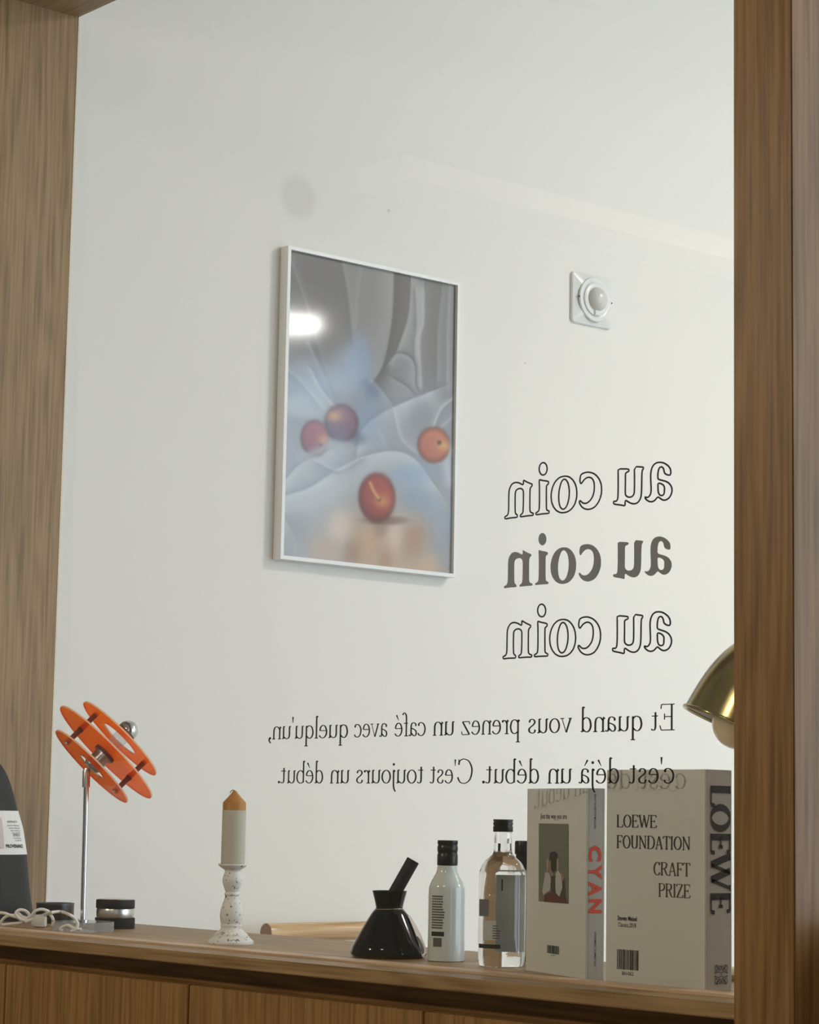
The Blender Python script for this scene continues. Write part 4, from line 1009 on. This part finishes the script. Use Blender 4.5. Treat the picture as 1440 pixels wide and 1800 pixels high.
# ================================================================== BRASS LAMP BEHIND THE POST
def brass_lamp():
    YL2 = .30
    rimL = P(1205, 1240, 'Y', YL2); m = depth(rimL)/F
    ang = math.radians(23.5)
    u = RIGHT*math.cos(ang)-UP*math.sin(ang); v = (RIGHT*math.sin(ang)+UP*math.cos(ang))
    ax = (v*.985-FWD*(-.10)).normalized()
    Rr = 98*m; cen = rimL+u*Rr; R = axis_rot(ax, u)
    base = Vector((cen.x+.05, YL2+.035, 1.0))
    t = thing('brass_lamp', 'brass dome desk lamp with a round bulb behind the oak post', 'lamp', base)
    bm = mat('aged_brass', (.36, .29, .13), .2, 1); bi = mat('shade_inside', (.75, .72, .62), .5)
    prof = [(98, 0), (97, 8), (92, 45), (86, 75), (77, 103), (64, 130), (47, 152), (30, 166), (16, 172), (14, 190), (0, 190)]
    shd = local(lathe('shade', [(r*m, z*m) for r, z in smooth_prof(prof, 3)], bm, loc=cen, R=R, seg=64), t)
    sub(lathe('shade_lining', [(r*m*.97, z*m*.97) for r, z in smooth_prof(prof[:9], 3)], bi, loc=cen, R=R, seg=48), shd)
    ring = [cen+R @ Vector((Rr*math.cos(q*PI/32), Rr*math.sin(q*PI/32), 0)) for q in range(64)]
    sub(tube('rim_bead', ring, .0028, bm, None, 10, True), shd)
    bc = cen+ax*(8*m); br = 46*m
    gm = mat('globe_bulb', (.80, .62, .40), .12)
    local(lathe('bulb', [(br*math.sin(a), -br*math.cos(a)) for a in [i*PI/20 for i in range(17)]]+[(.013, br*1.15), (.013, br*1.6), (0, br*1.6)], gm, loc=bc, R=R, seg=32), t)
    topc = cen+ax*(190*m)
    st = Vector((base.x, base.y, 1.0))
    local(lathe('foot', [(0, 1.0), (.055, 1.0), (.055, 1.008), (.045, 1.014), (.010, 1.018), (0, 1.018)], bm, loc=(st.x, st.y, 0)), t)
    kn = Vector((st.x, st.y, topc.z+.03))
    local(tube('stem', cr([Vector((st.x, st.y, 1.015)), Vector((st.x, st.y, 1.15)), Vector((st.x, st.y, topc.z-.02)), kn+(topc-kn)*.4+Z*.02, topc], 8), .005, bm, None, 14), t)
brass_lamp()

# ================================================================== CHAIR BEHIND THE COUNTER
def chair():
    A = P(468, 1640, 'X', XW+.075); rz = A.z; d = Vector((0, 1, 0)); s = Vector((d.y, -d.x, 0))
    q_ = P(700, 1632, 'X', A.x); L = q_.y-A.y; r = .0195
    base = A+d*(L/2); base.z = 0
    t = thing('chair', 'light wooden chair whose rounded top rail shows over the counter edge', 'chair', base)
    pts = [A, A+d*.02, A+d*(L*.27)-s*.004, A+d*(L*.5)-s*.006, A+d*(L*.73)-s*.004, A+d*(L-.02), A+d*L]
    tr_ = local(tube('top_rail', cr(pts, 6), r, W_CHAIR, None, 24), t)
    R = axis_rot(-d); sub(lathe('rail_end', [(0, .001), (r*.98, .0008), (r*.98, 0), (0, 0)], W_END, loc=A, R=R, seg=24), tr_)
    seat_z = .62
    for k in (.05, L-.05):
        p = A+d*k; local(tube('back_post', [Vector((p.x, p.y, rz-.01)), Vector((p.x, p.y, seat_z)), Vector((p.x, p.y, 0))]+[], .014, W_CHAIR, None, 14), t)
        q = p+s*.40; local(tube('front_leg', [Vector((q.x, q.y, seat_z)), Vector((q.x, q.y, 0))], .014, W_CHAIR, None, 14), t)
    c = [A+d*.01-s*.02, A+d*(L-.01)-s*.02, A+d*(L-.01)+s*.43, A+d*.01+s*.43]
    v = [Vector((p.x, p.y, z)) for z in (seat_z, seat_z+.03) for p in c]
    o = mesh_obj('seat', v, [(3, 2, 1, 0), (4, 5, 6, 7), (0, 1, 5, 4), (1, 2, 6, 5), (2, 3, 7, 6), (3, 0, 4, 7)], W_CHAIR); local(o, t)
chair()

# ================================================================== PENDANT LAMP IN THE ROOM BEHIND
pm = mat('lamp_glow', (1, 1, 1), .5); b_ = pm.node_tree.nodes['Principled BSDF']
b_.inputs['Emission Color'].default_value = (1, .96, .9, 1); b_.inputs['Emission Strength'].default_value = 80
pd = thing('pendant_lamp', 'small glowing pendant lamp mirrored in the framed picture', 'lamp', (.285, 4.10, 3.325))
R_ = axis_rot((.55, -.83, 0))
local(lathe('shade', [(0, -.20)]+[(.036, -.19), (.042, 0), (.036, .19)]+[(0, .20)], pm, loc=(.285, 4.10, 3.36), R=R_, seg=24), pd)
local(tube('cord', [(.285, 4.10, 3.39), (.285, 4.10, z1)], .004, M_BLACK, None, 8), pd)
